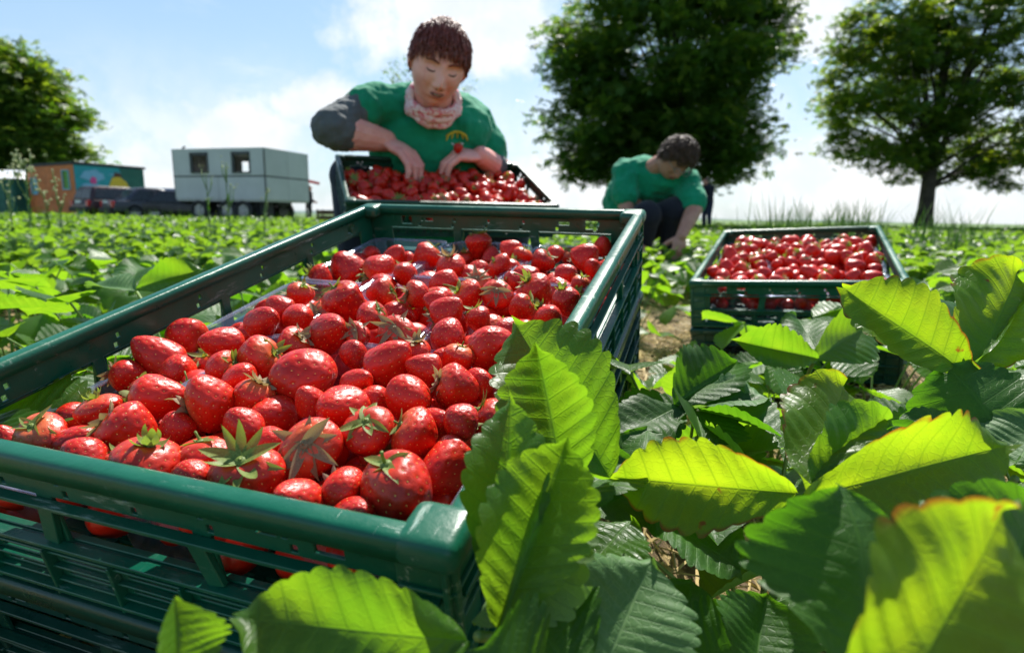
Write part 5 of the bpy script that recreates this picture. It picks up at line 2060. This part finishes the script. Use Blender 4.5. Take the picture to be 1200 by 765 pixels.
def hand(g, wrist, palm_dir, normal, fingers, s=1.0, thumb_side=1, thumb=None):
    """palm and five fingers; fingers = list of 4 bend triples"""
    d = palm_dir.normalized()
    nrm = (normal - d * normal.dot(d)).normalized()
    sd_ = d.cross(nrm)
    pc = wrist + d * 0.045 * s
    rot = Matrix((sd_, d, nrm)).transposed()
    g.ellipsoid(pc, (0.040 * s, 0.050 * s, 0.017 * s), rot, 16, 10)
    g.ellipsoid(wrist + d * 0.012 * s, (0.028 * s, 0.03 * s, 0.019 * s), rot, 14, 8)
    for k in range(4):
        off = (k - 1.5) * 0.0185 * s
        base = pc + sd_ * off + d * (0.036 - 0.004 * abs(k - 1.3)) * s
        dirv = (d + sd_ * off * 2.5).normalized()
        L = (0.040, 0.046, 0.043, 0.034)[k if thumb_side > 0 else 3 - k] * s
        ang = 0
        p_ = base
        pts = [base - dirv * 0.02 * s, base]
        for q, bnd in enumerate(fingers[k]):
            ang += bnd
            dv = dirv * math.cos(ang) - nrm * math.sin(ang)
            p_ = p_ + dv * L * (1.0, 0.66, 0.52)[q]
            pts.append(p_)
        g.limb(pts, [0.0105 * s, 0.0105 * s, 0.0095 * s, 0.0085 * s, 0.0072 * s])
    ts = -thumb_side
    b0 = wrist + d * 0.018 * s + sd_ * ts * 0.022 * s - nrm * 0.006 * s
    if thumb is None:
        thumb = (d * 0.75 + sd_ * ts * 0.6 - nrm * 0.5).normalized()
    b1_ = b0 + (d * 0.5 + sd_ * ts * 0.7 - nrm * 0.3).normalized() * 0.036 * s
    b2_ = b1_ + thumb * 0.034 * s
    b3_ = b2_ + (thumb - sd_ * ts * 0.25 + d * 0.1).normalized() * 0.026 * s
    g.limb([b0, b1_, b2_, b3_], [0.015 * s, 0.0125 * s, 0.0105 * s, 0.0088 * s])


def orient(face, up):
    """rotation taking -Y to the face direction and Z to up"""
    f = face.normalized()
    u = (up - f * up.dot(f)).normalized()
    y = -f
    x = y.cross(u)
    return Matrix((x, y, u)).transposed()


def ears(g, HM, S):
    for s in (-1, 1):
        g.ellipsoid(HM @ (Vector((s * 0.079, 0.010, -0.002)) * S), (0.010 * S, 0.018 * S, 0.031 * S), HM.to_3x3() @ Euler((0.15, 0, s * 0.35)).to_matrix(), 14, 10)


def add_head(g, HM, S):
    V = HV * S
    A = np.array(HM)
    g.add(V @ A[:3, :3].T + A[:3, 3], HF)
    ears(g, HM, S)


def face_parts(t, HM, S, open_mouth=0.35, brow=True, hm=None):
    def curve(pts, r, name, mat, dep=0.0015):
        P = [Vector((x, face_y(x, z) - dep, z)) * S for x, z in pts]
        return link(name, Geo().tube(P, [q * S for q in r], 6).mesh(name, [mat]), t, HM)
    for s in (-1, 1):
        if brow:
            curve([(s * 0.014, 0.027), (s * 0.024, 0.031), (s * 0.036, 0.031), (s * 0.047, 0.026)], [0.0022, 0.0034, 0.0030, 0.0014], 'eyebrow', hm or M['hair_f'], 0.0018)
        curve([(s * 0.019, 0.0035), (s * 0.026, 0.0005), (s * 0.036, 0.0008), (s * 0.043, 0.0045)], [0.0012, 0.0023, 0.0023, 0.0012], 'eyelash', M['darkline'], 0.0008)
    curve([(-0.021, -0.0555), (-0.010, -0.0520), (0, -0.0530), (0.010, -0.0520), (0.021, -0.0555)], [0.0010, 0.0030, 0.0028, 0.0030, 0.0010], 'upper_lip', M['lip'], 0.0006)
    curve([(-0.019, -0.0600), (-0.008, -0.0655), (0, -0.0660), (0.008, -0.0655), (0.019, -0.0600)], [0.0012, 0.0034, 0.0038, 0.0034, 0.0012], 'lower_lip', M['lip'], 0.0006)
    curve([(-0.019, -0.0585), (-0.008, -0.0595), (0.008, -0.0595), (0.019, -0.0585)], [0.001, 0.0036, 0.0036, 0.001], 'mouth_gap_shade', M['darkline'], 0.0012)  # dark tube laid on the face stands in for shade between the lips
    if open_mouth:
        curve([(-0.010, -0.0565), (0, -0.0568), (0.010, -0.0565)], [0.0008, 0.0016, 0.0008], 'teeth', M['teeth'], 0.0042)
    for s in (-1, 1):
        P = Vector((s * 0.0075, face_y(s * 0.0075, -0.040) - 0.0015, -0.0405)) * S
        link('nostril_shade', Geo().ellipsoid(P, (0.0032 * S, 0.003 * S, 0.0018 * S), nu=8, nv=6).mesh('nostril_shade', [M['darkline']]), t, HM)  # dark bead puts the shade of the nose hollow into colour


# ---- woman sorting berries
HS = 0.99
hc = W(514, 76, 1.74)
fdir = (-FW * 0.80 - UP * 0.66 + RT * 0.20)
hrot = orient(fdir, UP * 0.95 + RT * 0.20 - FW * 0.25)
HM = hrot.to_4x4(); HM.translation = hc
womanroot = W(500, 300, 2.2); womanroot.z = 0
wt = thing('person', 'woman in green T-shirt and pink patterned scarf bending over a crate of strawberries', 'person', Matrix.Translation(womanroot))
wi_ = Matrix.Translation(-womanroot)
g = Geo()
add_head(g, HM, HS)
neck0 = W(508, 150, 1.96)
g.limb([hc + HM.to_3x3() @ Vector((0, 0.030, -0.05)), W(508, 125, 1.88), neck0], [0.060, 0.056, 0.050])
g.ellipsoid(W(510, 136, 1.935), (0.060, 0.045, 0.040), Euler((0.3, 0, 0.25)).to_matrix())
sR, eR, wR = W(436, 122, 1.90), W(389, 151, 1.80), W(452, 165, 1.90)
g.limb([neck0, sR], [0.030, 0.032]); g.limb([sR, eR], [0.034, 0.044])
g.limb([eR, eR.lerp(wR, 0.35), eR.lerp(wR, 0.75), wR], [0.050, 0.055, 0.042, 0.034])
hand(g, wR + (wR - eR).normalized() * 0.004, (W(486, 186, 1.87) - wR), UP * 0.75 + RT * 0.45 - FW * 0.5, [(0.5, 0.75, 0.4), (0.45, 0.7, 0.4), (0.45, 0.7, 0.4), (0.4, 0.6, 0.4)], 1.12, 1)
sL, eL, wL = W(546, 137, 2.04), W(584, 198, 2.10), W(564, 183, 1.96)
g.limb([neck0, sL], [0.030, 0.032]); g.limb([sL, eL], [0.040, 0.040]); g.limb([eL, wL], [0.045, 0.032])
hand(g, wL, (W(528, 181, 1.92) - wL), UP * 0.72 - RT * 0.1 - FW * 0.55, [(0.7, 0.6, 0.3), (0.7, 0.6, 0.3), (0.75, 0.6, 0.3), (0.7, 0.5, 0.3)], 1.08, -1,
     thumb=(UP * -0.2 - RT * 0.9 - FW * 0.2).normalized())
g.limb([W(508, 150, 2.02), W(505, 190, 2.16), W(500, 235, 2.28)], [0.09, 0.12, 0.13])
bo = link('body', g.mesh('body', [M['skin']]), wt, wi_)
remesh(bo, 0.0021, 2)
face_parts(wt, wi_ @ HM, HS)
def wline(t):
    # front (-90 deg) fringe above the brow, sides beside the ears, low nape behind
    f = 0.5 - 0.5 * math.sin(t)       # 1 front, 0 back
    side = abs(math.cos(t))
    return 0.060 * f ** 3 - 0.050 * (1 - f) ** 1.3 + 0.040 * side ** 4 * f
hair(wt, wi_ @ HM, HS, M['hair_f'], wline, 3400, 0.030, 5, 0.0005, 0.007)
# T-shirt
g = Geo()
tors = [(W(506, 172, 2.03), (0.205, 0.12, 0.15)), (W(500, 225, 2.16), (0.195, 0.145, 0.19))]
yawm = Matrix.Rotation(R(17), 3, 'Z') @ Matrix.Rotation(R(28), 3, 'X')
for c, r in tors:
    g.ellipsoid(c, r, yawm, 24, 16)
g.ellipsoid(W(470, 150, 1.985), (0.095, 0.085, 0.09), yawm); g.ellipsoid(W(542, 155, 2.01), (0.095, 0.085, 0.09), yawm)
g.limb([W(486, 124, 1.95), sR + RT * 0.012 - UP * 0.006], [0.064, 0.062]); g.limb([W(530, 130, 1.99), sL + RT * 0.010], [0.062, 0.060])
g.limb([sR + RT * 0.012 - UP * 0.006, sR.lerp(eR, 0.22)], [0.064, 0.066]); g.limb([sL + RT * 0.010, sL.lerp(eL, 0.66) + RT * 0.004], [0.060, 0.066])
g.limb([W(500, 235, 2.22), W(495, 290, 2.35)], [0.17, 0.18])
sh_o = link('tshirt', g.mesh('tshirt', [M['shirt']]), wt, wi_)
remesh(sh_o, 0.006, 8)
tex = bpy.data.textures.new('fold', 'CLOUDS'); tex.noise_scale = 0.065
dm = sh_o.modifiers.new('folds', 'DISPLACE'); dm.texture = tex; dm.strength = 0.028; dm.mid_level = 0.32
g = Geo()
a_, b_ = sR.lerp(eR, 0.18), eR
pts = [a_, a_.lerp(b_, 0.5), b_, b_.lerp(wR, 0.10), b_.lerp(wR, 0.16)]
g.limb(pts[:3], [0.056, 0.056, 0.058]); g.limb(pts[2:], [0.058, 0.0595, 0.0585])
sl = link('right_sleeve', g.mesh('right_sleeve', [M['sleeve']]), wt, wi_)
remesh(sl, 0.005, 4)
tex2 = bpy.data.textures.new('fold2', 'CLOUDS'); tex2.noise_scale = 0.028
dm = sl.modifiers.new('folds', 'DISPLACE'); dm.texture = tex2; dm.strength = 0.015; dm.mid_level = 0.3
g = Geo(); g.limb([sL.lerp(eL, 0.5) - RT * 0.01, eL - RT * 0.012, eL.lerp(wL, 0.25)], [0.052, 0.050, 0.048])
sl = link('left_sleeve', g.mesh('left_sleeve', [M['sleeve']]), wt, wi_); remesh(sl, 0.005, 4)
# scarf
g = Geo()
axv = (hc - neck0).normalized()
q = axv.to_track_quat('Z', 'Y').to_matrix()
cen = W(508, 119, 1.855)
for (dzv, rr_, tube, ph) in ((0.014, 0.068, 0.0125, 0), (-0.004, 0.071, 0.0145, 1.3), (-0.021, 0.074, 0.0125, 2.6)):
    pts, rad = [], []
    for i in range(33):
        a = 2 * math.pi * i / 32
        l = Vector((math.cos(a) * rr_ * 1.02, math.sin(a) * rr_ * 0.95, dzv + 0.006 * math.sin(3 * a + ph)))
        l.z -= 0.0
        pts.append(cen + q @ l)
        rad.append(tube * (1 + 0.18 * math.sin(7 * a + ph) + 0.12 * math.sin(13 * a)))
    g.tube(pts, rad, 10, cap=False)
sc_ = link('scarf', g.mesh('scarf', [M['scarf']]), wt, wi_)
dm = sc_.modifiers.new('folds', 'DISPLACE'); dm.texture = tex2; dm.strength = 0.012; dm.mid_level = 0.5
# legs, squatting behind the crate
g = Geo()
hipR, hipL = W(450, 300, 2.42), W(545, 310, 2.50)
kR, kL = W(411, 207, 2.02), W(600, 262, 2.15)
for hp, kn, ft_ in ((hipR, kR, Vector((kR.x - 0.03, kR.y + 0.12, 0.07))), (hipL, kL, Vector((kL.x, kL.y + 0.1, 0.07)))):
    g.limb([hp, kn], [0.10, 0.072]); g.limb([kn, ft_], [0.068, 0.045])
g.ellipsoid((hipR + hipL) / 2, (0.19, 0.15, 0.14))
lo = link('trousers', g.mesh('trousers', [M['trouser']]), wt, wi_); remesh(lo, 0.007, 6)
for kn in (kR, kL):
    g = Geo(); f0 = Vector((kn.x - 0.02, kn.y + 0.09, 0.045)); g.limb([f0 + Vector((0, 0.06, 0)), f0 + Vector((0, -0.12, -0.005))], [0.05, 0.042])
    o = link('shoe', g.mesh('shoe', [M['black']]), wt, wi_); remesh(o, 0.005, 4)

# emblem printed on the shirt, laid onto the cloth
bpy.context.view_layer.update()
dg = bpy.context.evaluated_depsgraph_get()
ev = sh_o.evaluated_get(dg)
bvh = BVHTree.FromObject(sh_o, dg)
s_inv = sh_o.matrix_world.inverted()


def on_shirt(px, py, lift=0.0015):
    d = (W(px, py, 1) - CAM).normalized()
    o = s_inv @ CAM
    dl = (s_inv.to_3x3() @ d).normalized()
    hit = bvh.ray_cast(o, dl)
    if hit[0] is None:
        return None
    return sh_o.matrix_world @ (hit[0] - dl * lift)


def print_line(pts, r, name, mat):
    P = [on_shirt(x, y) for x, y in pts]
    P = [p_ for p_ in P if p_ is not None]
    if len(P) < 2:
        return
    link(name, Geo().tube(P, [r * (1.0 if 0 < i < len(P) - 1 else 0.7) for i in range(len(P))], 6).mesh(name, [mat]), wt, wi_)


M['print_y'] = simple('yellow_print', (0.62, 0.52, 0.03), 0.7, 0.2, 30)
M['print_r'] = simple('red_print', (0.55, 0.02, 0.03), 0.7, 0.2, 30)
print_line([(523 + 24 * t / 8, 160 - 5.5 * math.sin(math.pi * t / 8)) for t in range(9)], 0.0042, 'printed_arc', M['print_y'])
for (x0, y0, x1, y1) in ((526, 158, 523, 165), (531, 157, 529, 163), (536, 156, 536, 162), (541, 157, 543, 163), (545, 158, 548, 165)):
    print_line([(x0, y0), ((x0 + x1) / 2, (y0 + y1) / 2), (x1, y1)], 0.0030, 'printed_ray', M['print_y'])
print_line([(529, 168), (532, 170)], 0.0035, 'printed_petal', M['white'])
print_line([(540, 168), (543, 169)], 0.0035, 'printed_petal', M['white'])

put_berry(W(537, 173, 1.90), 0.015, UP + RT * 0.2, 1, 'small strawberry held between the fingers of the woman', None, BODY_LO[0], CAL[0])

# ---- man picking, crouched
HS2 = 1.03
hc2 = W(792, 186, 3.42)
frot = orient(-UP * 0.80 - FW * 0.45 + RT * 0.10 , RT * 0.45 - FW * 0.75 + UP * 0.55)
HM2 = frot.to_4x4(); HM2.translation = hc2
mroot = W(770, 270, 3.7); mroot.z = 0
mt_ = thing('person', 'man with curly hair and glasses in green T-shirt, crouching with bowed head', 'person', Matrix.Translation(mroot))
mi_ = Matrix.Translation(-mroot)
g = Geo()
add_head(g, HM2, HS2)
nk = W(764, 200, 3.60)
g.limb([hc2 + HM2.to_3x3() @ Vector((0, 0.04, -0.05)), nk], [0.058, 0.066])
s1, e1, w1 = W(733, 203, 3.62), W(733, 240, 3.58), W(745, 285, 3.50)
s2, e2, w2_ = W(803, 214, 3.55), W(814, 244, 3.45), W(798, 277, 3.35)
for a_, b_, c_ in ((s1, e1, w1), (s2, e2, w2_)):
    g.limb([nk, a_], [0.040, 0.042]); g.limb([a_, b_], [0.055, 0.047]); g.limb([b_, b_.lerp(c_, 0.3), c_], [0.047, 0.045, 0.030])
hand(g, w1, -UP + RT * 0.2, -FW, [(0.3, 0.5, 0.3)] * 4, 1.1, 1)
hand(g, w2_, -UP - RT * 0.2, -FW + RT * 0.3, [(0.4, 0.6, 0.3)] * 4, 1.1, -1)
g.limb([nk, W(745, 235, 3.75)], [0.05, 0.1])
bo = link('body', g.mesh('body', [M['skin2']]), mt_, mi_); remesh(bo, 0.004, 4)
face_parts(mt_, mi_ @ HM2, HS2, 0, True, M['hair_m'])
def mline(t):
    f = 0.5 - 0.5 * math.sin(t)
    return 0.052 * f ** 3 - 0.055 * (1 - f) ** 1.3 - 0.01 * abs(math.cos(t)) ** 6
hair(mt_, mi_ @ HM2, HS2, M['hair_m'], mline, 1400, 0.045, 9, 0.006, 0.014, (0, -0.3, 0.0))
g = Geo()
yawm = Matrix.Rotation(R(-14), 3, 'Z') @ Matrix.Rotation(R(48), 3, 'X')
g.ellipsoid(W(762, 215, 3.68), (0.205, 0.13, 0.16), yawm, 24, 16)
g.ellipsoid(W(742, 238, 3.85), (0.19, 0.15, 0.24), yawm, 24, 16)
g.ellipsoid(W(755, 208, 3.68), (0.17, 0.13, 0.12), yawm, 24, 16)
g.limb([W(757, 200, 3.62), s1], [0.075, 0.085]); g.limb([W(772, 212, 3.58), s2], [0.075, 0.085])
g.limb([s1, s1.lerp(e1, 0.72)], [0.084, 0.080]); g.limb([s2, s2.lerp(e2, 0.75)], [0.084, 0.080])
g.limb([W(742, 240, 3.82), W(728, 268, 3.95)], [0.17, 0.16])
so_ = link('tshirt', g.mesh('tshirt', [M['shirt']]), mt_, mi_); remesh(so_, 0.008, 6)
dm = so_.modifiers.new('folds', 'DISPLACE'); dm.texture = tex; dm.strength = 0.03; dm.mid_level = 0.5
g = Geo()
for kx, fx in ((W(792, 247, 3.52), 0.06), (W(758, 252, 3.50), -0.03)):
    hp = W(738, 275, 3.95)
    g.limb([hp, kx], [0.12, 0.085]); g.limb([kx, Vector((kx.x, kx.y + 0.18, 0.06))], [0.078, 0.05])
lo = link('trousers', g.mesh('trousers', [M['darkcloth']]), mt_, mi_); remesh(lo, 0.008, 6)
for fx in (W(792, 247, 3.52), W(758, 252, 3.50)):
    g = Geo(); g.limb([Vector((fx.x, fx.y + 0.22, 0.05)), Vector((fx.x, fx.y + 0.05, 0.045))], [0.05, 0.045])
    remesh(link('shoe', g.mesh('shoe', [M['black']]), mt_, mi_), 0.006, 4)
# glasses
g = Geo()
for s in (-1, 1):
    P = [Vector((s * 0.032 + 0.021 * math.cos(a), -0.112 + 0.25 * (s * 0 + abs(0.021 * math.cos(a)) * 0.3), 0.008 + 0.015 * math.sin(a))) * HS2 for a in np.linspace(0, 2 * math.pi, 17)]
    g.tube(P, 0.0018, 6, cap=False)
    g.tube([Vector((s * 0.053, -0.108, 0.010)) * HS2, Vector((s * 0.080, -0.05, 0.010)) * HS2, Vector((s * 0.084, 0.005, 0.008)) * HS2], 0.0018, 6)
g.tube([Vector((-0.011, -0.112, 0.010)) * HS2, Vector((0.011, -0.112, 0.010)) * HS2], 0.0018, 6)
link('glasses', g.mesh('glasses', [M['metal']]), mt_, mi_ @ HM2)

# ---- people far away
def far_person(label, px, d, face_deg, hgt, coat, legs, bend=0.0):
    o = gpoint(px, d)
    t = thing('person', label, 'person', Matrix.Translation(o) @ Matrix.Rotation(R(face_deg), 4, 'Z') @ Matrix.Scale(hgt / 1.75, 4))
    g = Geo()
    g.ellipsoid((0, -0.06 - bend * 0.5, 1.62 - bend * 0.15), (0.075, 0.092, 0.115), nu=20, nv=14)
    g.ellipsoid((0, -0.15 - bend * 0.5, 1.61 - bend * 0.15), (0.012, 0.015, 0.02))
    g.limb([(0, 0.0 - bend * 0.35, 1.44), (0, -0.05 - bend * 0.5, 1.55 - bend * 0.12)], [0.06, 0.055])
    g.limb([Vector((0, 0, 1.0)), Vector((0, -bend * 0.3, 1.4))], [0.13, 0.14])
    for s in (-1, 1):
        sh_, el, wr = Vector((s * 0.19, -bend * 0.3, 1.40)), Vector((s * 0.25, -0.05 - bend * 0.3, 1.14)), Vector((s * 0.20, -0.22 - bend * 0.2, 1.0))
        g.limb([sh_, el, wr], [0.05, 0.042, 0.028])
        hand(g, wr, Vector((0, -0.8, -0.3)), Vector((s, 0, 0.2)), [(0.3, 0.4, 0.3)] * 4, 1.0, s)
        g.limb([Vector((s * 0.09, 0, 0.95)), Vector((s * 0.11, -0.03, 0.5)), Vector((s * 0.12, 0.02, 0.08))], [0.08, 0.055, 0.04])
    bo = link('body', g.mesh('body', [M['skin2']]), t); remesh(bo, 0.009, 2)
    g = Geo()
    g.limb([Vector((0, 0, 0.98)), Vector((0, -bend * 0.3, 1.38))], [0.17, 0.17])
    for s in (-1, 1):
        sh_, el, wr = Vector((s * 0.19, -bend * 0.3, 1.40)), Vector((s * 0.25, -0.05 - bend * 0.3, 1.14)), Vector((s * 0.20, -0.22 - bend * 0.2, 1.0))
        g.limb([Vector((0, -bend * 0.3, 1.38)), sh_], [0.1, 0.075]); g.limb([sh_, el, wr], [0.072, 0.06, 0.048])
    remesh(link('jacket', g.mesh('jacket', [coat]), t), 0.015, 3)
    g = Geo()
    for s in (-1, 1):
        g.limb([Vector((s * 0.09, 0, 0.93)), Vector((s * 0.11, -0.03, 0.5)), Vector((s * 0.12, 0.02, 0.08))], [0.105, 0.075, 0.06])
    remesh(link('trousers', g.mesh('trousers', [legs]), t), 0.015, 3)
    for s in (-1, 1):
        g = Geo(); g.limb([Vector((s * 0.12, 0.05, 0.05)), Vector((s * 0.12, -0.13, 0.045))], [0.05, 0.045])
        link('shoe', g.mesh('shoe', [M['black']]), t)
    g = Geo(); g.ellipsoid((0, -0.03 - bend * 0.5, 1.665 - bend * 0.15), (0.086, 0.095, 0.095), nu=20, nv=12)
    link('hair', g.mesh('hair', [M['hair_m']]), t)
    return t


far_person('distant person in dark clothes standing on the field under the middle tree', 829, 19.5, -60, 1.72, M['darkcloth'], M['trouser'], 0.25)
far_person('distant person in dark trousers half hidden behind the right end of the trailer', 363, 27.6, 100, 1.62, M['darkcloth'], M['darkcloth'])

# red bar and wooden box beside the trailer
o = W(362, 213, 27)
rb = thing('red_bar', 'short red bar sticking out to the right behind the trailer', 'bar', Matrix.Translation((o.x, o.y, 0)))
g = Geo(); g.box((0.10, 0, o.z), (0.75, 0.10, 0.12), Matrix.Rotation(R(12), 4, 'Y')); bevel(part('bar', g, [simple('red_paint', (0.5, 0.03, 0.03), 0.5, 0.2, 4)], rb), 0.01)
g = Geo(); g.box((-0.32, 0.5, o.z / 2 + 0.03), (0.07, 0.07, o.z)); part('post', g, [M['seam']], rb)
M['wood'] = simple('old_wood', (0.14, 0.075, 0.04), 0.8, 0.4, 6)
o = gpoint(387, 17)
wb = thing('wooden_box', 'small brown wooden box on the field between the trailer and the woman', 'box', Matrix.Translation(o))
for k, zz in enumerate((0.12, 0.27, 0.42)):
    for yy_ in (-0.25, 0.25):
        g = Geo(); g.box((0, yy_, zz), (0.62, 0.02, 0.12)); part('board', g, [M['wood']], wb)
for sx in (-1, 1):
    g = Geo()
    for zz in (0.12, 0.27, 0.42):
        g.box((sx * 0.30, 0, zz), (0.02, 0.48, 0.12))
    part('end_board', g, [M['wood']], wb)
    for sy in (-1, 1):
        g = Geo(); g.box((sx * 0.28, sy * 0.225, 0.25), (0.04, 0.03, 0.5)); part('corner_post', g, [M['wood']], wb)

# ------------------------------------------------------------------ tall weeds and grass above the field
M['grass'] = leaf_material('grass_blade', (0.06, 0.15, 0.02), (0.10, 0.21, 0.03), (0.30, 0.48, 0.03), 0.5, veins=False, rough=0.5)
M['flower'] = simple('cream_flower', (0.42, 0.44, 0.20), 0.7, 0.2, 30)


def blade(g, base, h, lean, az, wd, n=6):
    V = []
    for i in range(n + 1):
        t = i / n
        r = lean * t * t
        c = base + Vector((math.cos(az) * r, math.sin(az) * r, h * t * (1 - 0.15 * t * abs(lean) / max(h, 0.01))))
        w_ = wd * (1 - t) ** 0.6 * 0.5
        sd = Vector((-math.sin(az), math.cos(az), 0)) * w_
        V += [c - sd, c + sd + Vector((0, 0, 0)), c + Vector((math.cos(az), math.sin(az), 0)) * w_ * 0.3]
    F = []
    for i in range(n):
        for k in range(3):
            F.append((i * 3 + k, i * 3 + (k + 1) % 3, (i + 1) * 3 + (k + 1) % 3, (i + 1) * 3 + k))
    g.add([tuple(v) for v in V], F)


def weed(px, py_top, d, label, nfl, branch=5, seed=0, fl=0.012):
    rs_ = random.Random(seed)
    b_ = W(px, 250, d); b_.z = 0
    top = W(px + rs_.uniform(-3, 3), py_top, d)
    t = thing('flowering_weed', label, 'weed', Matrix.Translation(b_))
    h = top.z
    g = Geo(); gf = Geo(); gl_ = Geo()
    sway = Vector((rs_.uniform(-0.05, 0.05), rs_.uniform(-0.05, 0.05), 0))
    P = [Vector((sway.x * s * s, sway.y * s * s, h * s)) for s in np.linspace(0, 1, 8)]
    g.tube(P, [0.006 * (1 - 0.6 * i / 7) * d / 4 for i in range(8)], 6)
    tips = [P[-1]]
    for k in range(branch):
        s = rs_.uniform(0.45, 0.9)
        p0 = Vector((sway.x * s * s, sway.y * s * s, h * s))
        a = rs_.uniform(0, 6.28)
        L = h * rs_.uniform(0.15, 0.3)
        p1 = p0 + Vector((math.cos(a) * L * 0.3, math.sin(a) * L * 0.3, L))
        g.tube([p0, (p0 + p1) / 2 + Vector((math.cos(a), math.sin(a), 0)) * L * 0.1, p1], 0.003 * d / 4, 5)
        tips.append(p1)
    for k in range(nfl):
        c = rs_.choice(tips) + Vector([rs_.gauss(0, 0.018) * d / 4 for _ in range(3)])
        gf.ellipsoid(c, (fl * d / 4 * rs_.uniform(0.5, 1.1), fl * d / 4 * rs_.uniform(0.5, 1.1), fl * d / 4 * 0.7), nu=6, nv=4)
    for k in range(8):
        s = rs_.uniform(0.1, 0.75)
        blade(gl_, Vector((sway.x * s * s, sway.y * s * s, h * s)), h * 0.10, h * 0.13, rs_.uniform(0, 6.28), 0.02 * d / 4)
    link('stalk', g.mesh('stalk', [M['stem']]), t)
    link('flowers', gf.mesh('flowers', [M['flower']]), t)['kind'] = 'stuff'
    link('stalk_leaves', gl_.mesh('stalk_leaves', [M['grass']]), t)


for (px, py, d, lab, nf, br, f_) in ((33, 190, 6.5, 'tallest bushy weed at left with cream flower heads before the orange hut', 60, 9, 0.016),
                               (12, 208, 5.5, 'cream-flowered weed leftmost, before the green hut', 26, 5, 0.014),
                               (57, 226, 6, 'short pale-flowered weed in front of the orange wall', 18, 4, 0.014),
                               (71, 214, 6, 'cream-flowered weed before the window of the orange wall', 20, 4, 0.014),
                               (245, 214, 5, 'thin sparse weed in front of the lower trailer wall, left one', 10, 3, 0.009),
                               (268, 198, 5, 'tall thin weed reaching up the trailer wall between its windows', 14, 5, 0.010),
                               (308, 228, 6, 'low thin weed before the trailer corner', 8, 3, 0.010)):
    weed(px, py, d, lab, int(nf * 0.6), br, int(px), f_ * 0.8)
g = Geo()
rg = random.Random(8)
for k in range(520):
    c = rg.choice((905, 925, 960, 985, 1000, 1010, 1020, 1085, 1130, 990))
    px = rg.gauss(c, 14)
    d = rg.uniform(4.5, 7)
    b_ = W(px, 250, d); b_.z = 0
    blade(g, b_, rg.uniform(0.34, 0.66), rg.uniform(0.04, 0.28), rg.uniform(0, 6.28), rg.uniform(0.010, 0.02))
for k in range(1800):
    d = rg.uniform(9, 24)
    px = rg.uniform(-100, 1300)
    b_ = W(px, 250, d); b_.z = 0
    blade(g, b_, rg.uniform(0.2, 0.5), rg.uniform(0.02, 0.15), rg.uniform(0, 6.28), 0.02, 3)
o = link('tall_grass', g.mesh('tall_grass', [M['grass']]))
o['kind'] = 'stuff'
for (px, top, d, az) in ((918, 236, 3.6, 0.3), (948, 226, 4.6, 2.6)):
    b_ = W(px, 250, d); b_.z = 0
    t = thing('grass_tuft', 'broad-bladed grass tuft above the far rim of the right crate, %s' % ('lower one' if px < 930 else 'tall one with arching tips'), 'grass', Matrix.Translation(b_))
    for k in range(7):
        g = Geo()
        blade(g, Vector((0, 0, 0)), (W(px, top, d).z) * rg.uniform(0.75, 1.05), rg.uniform(0.05, 0.22), az + rg.uniform(-1.5, 1.5), 0.014, 8)
        link('blade', g.mesh('blade', [M['grass']]), t)
0 and print('objects', len(bpy.data.objects))
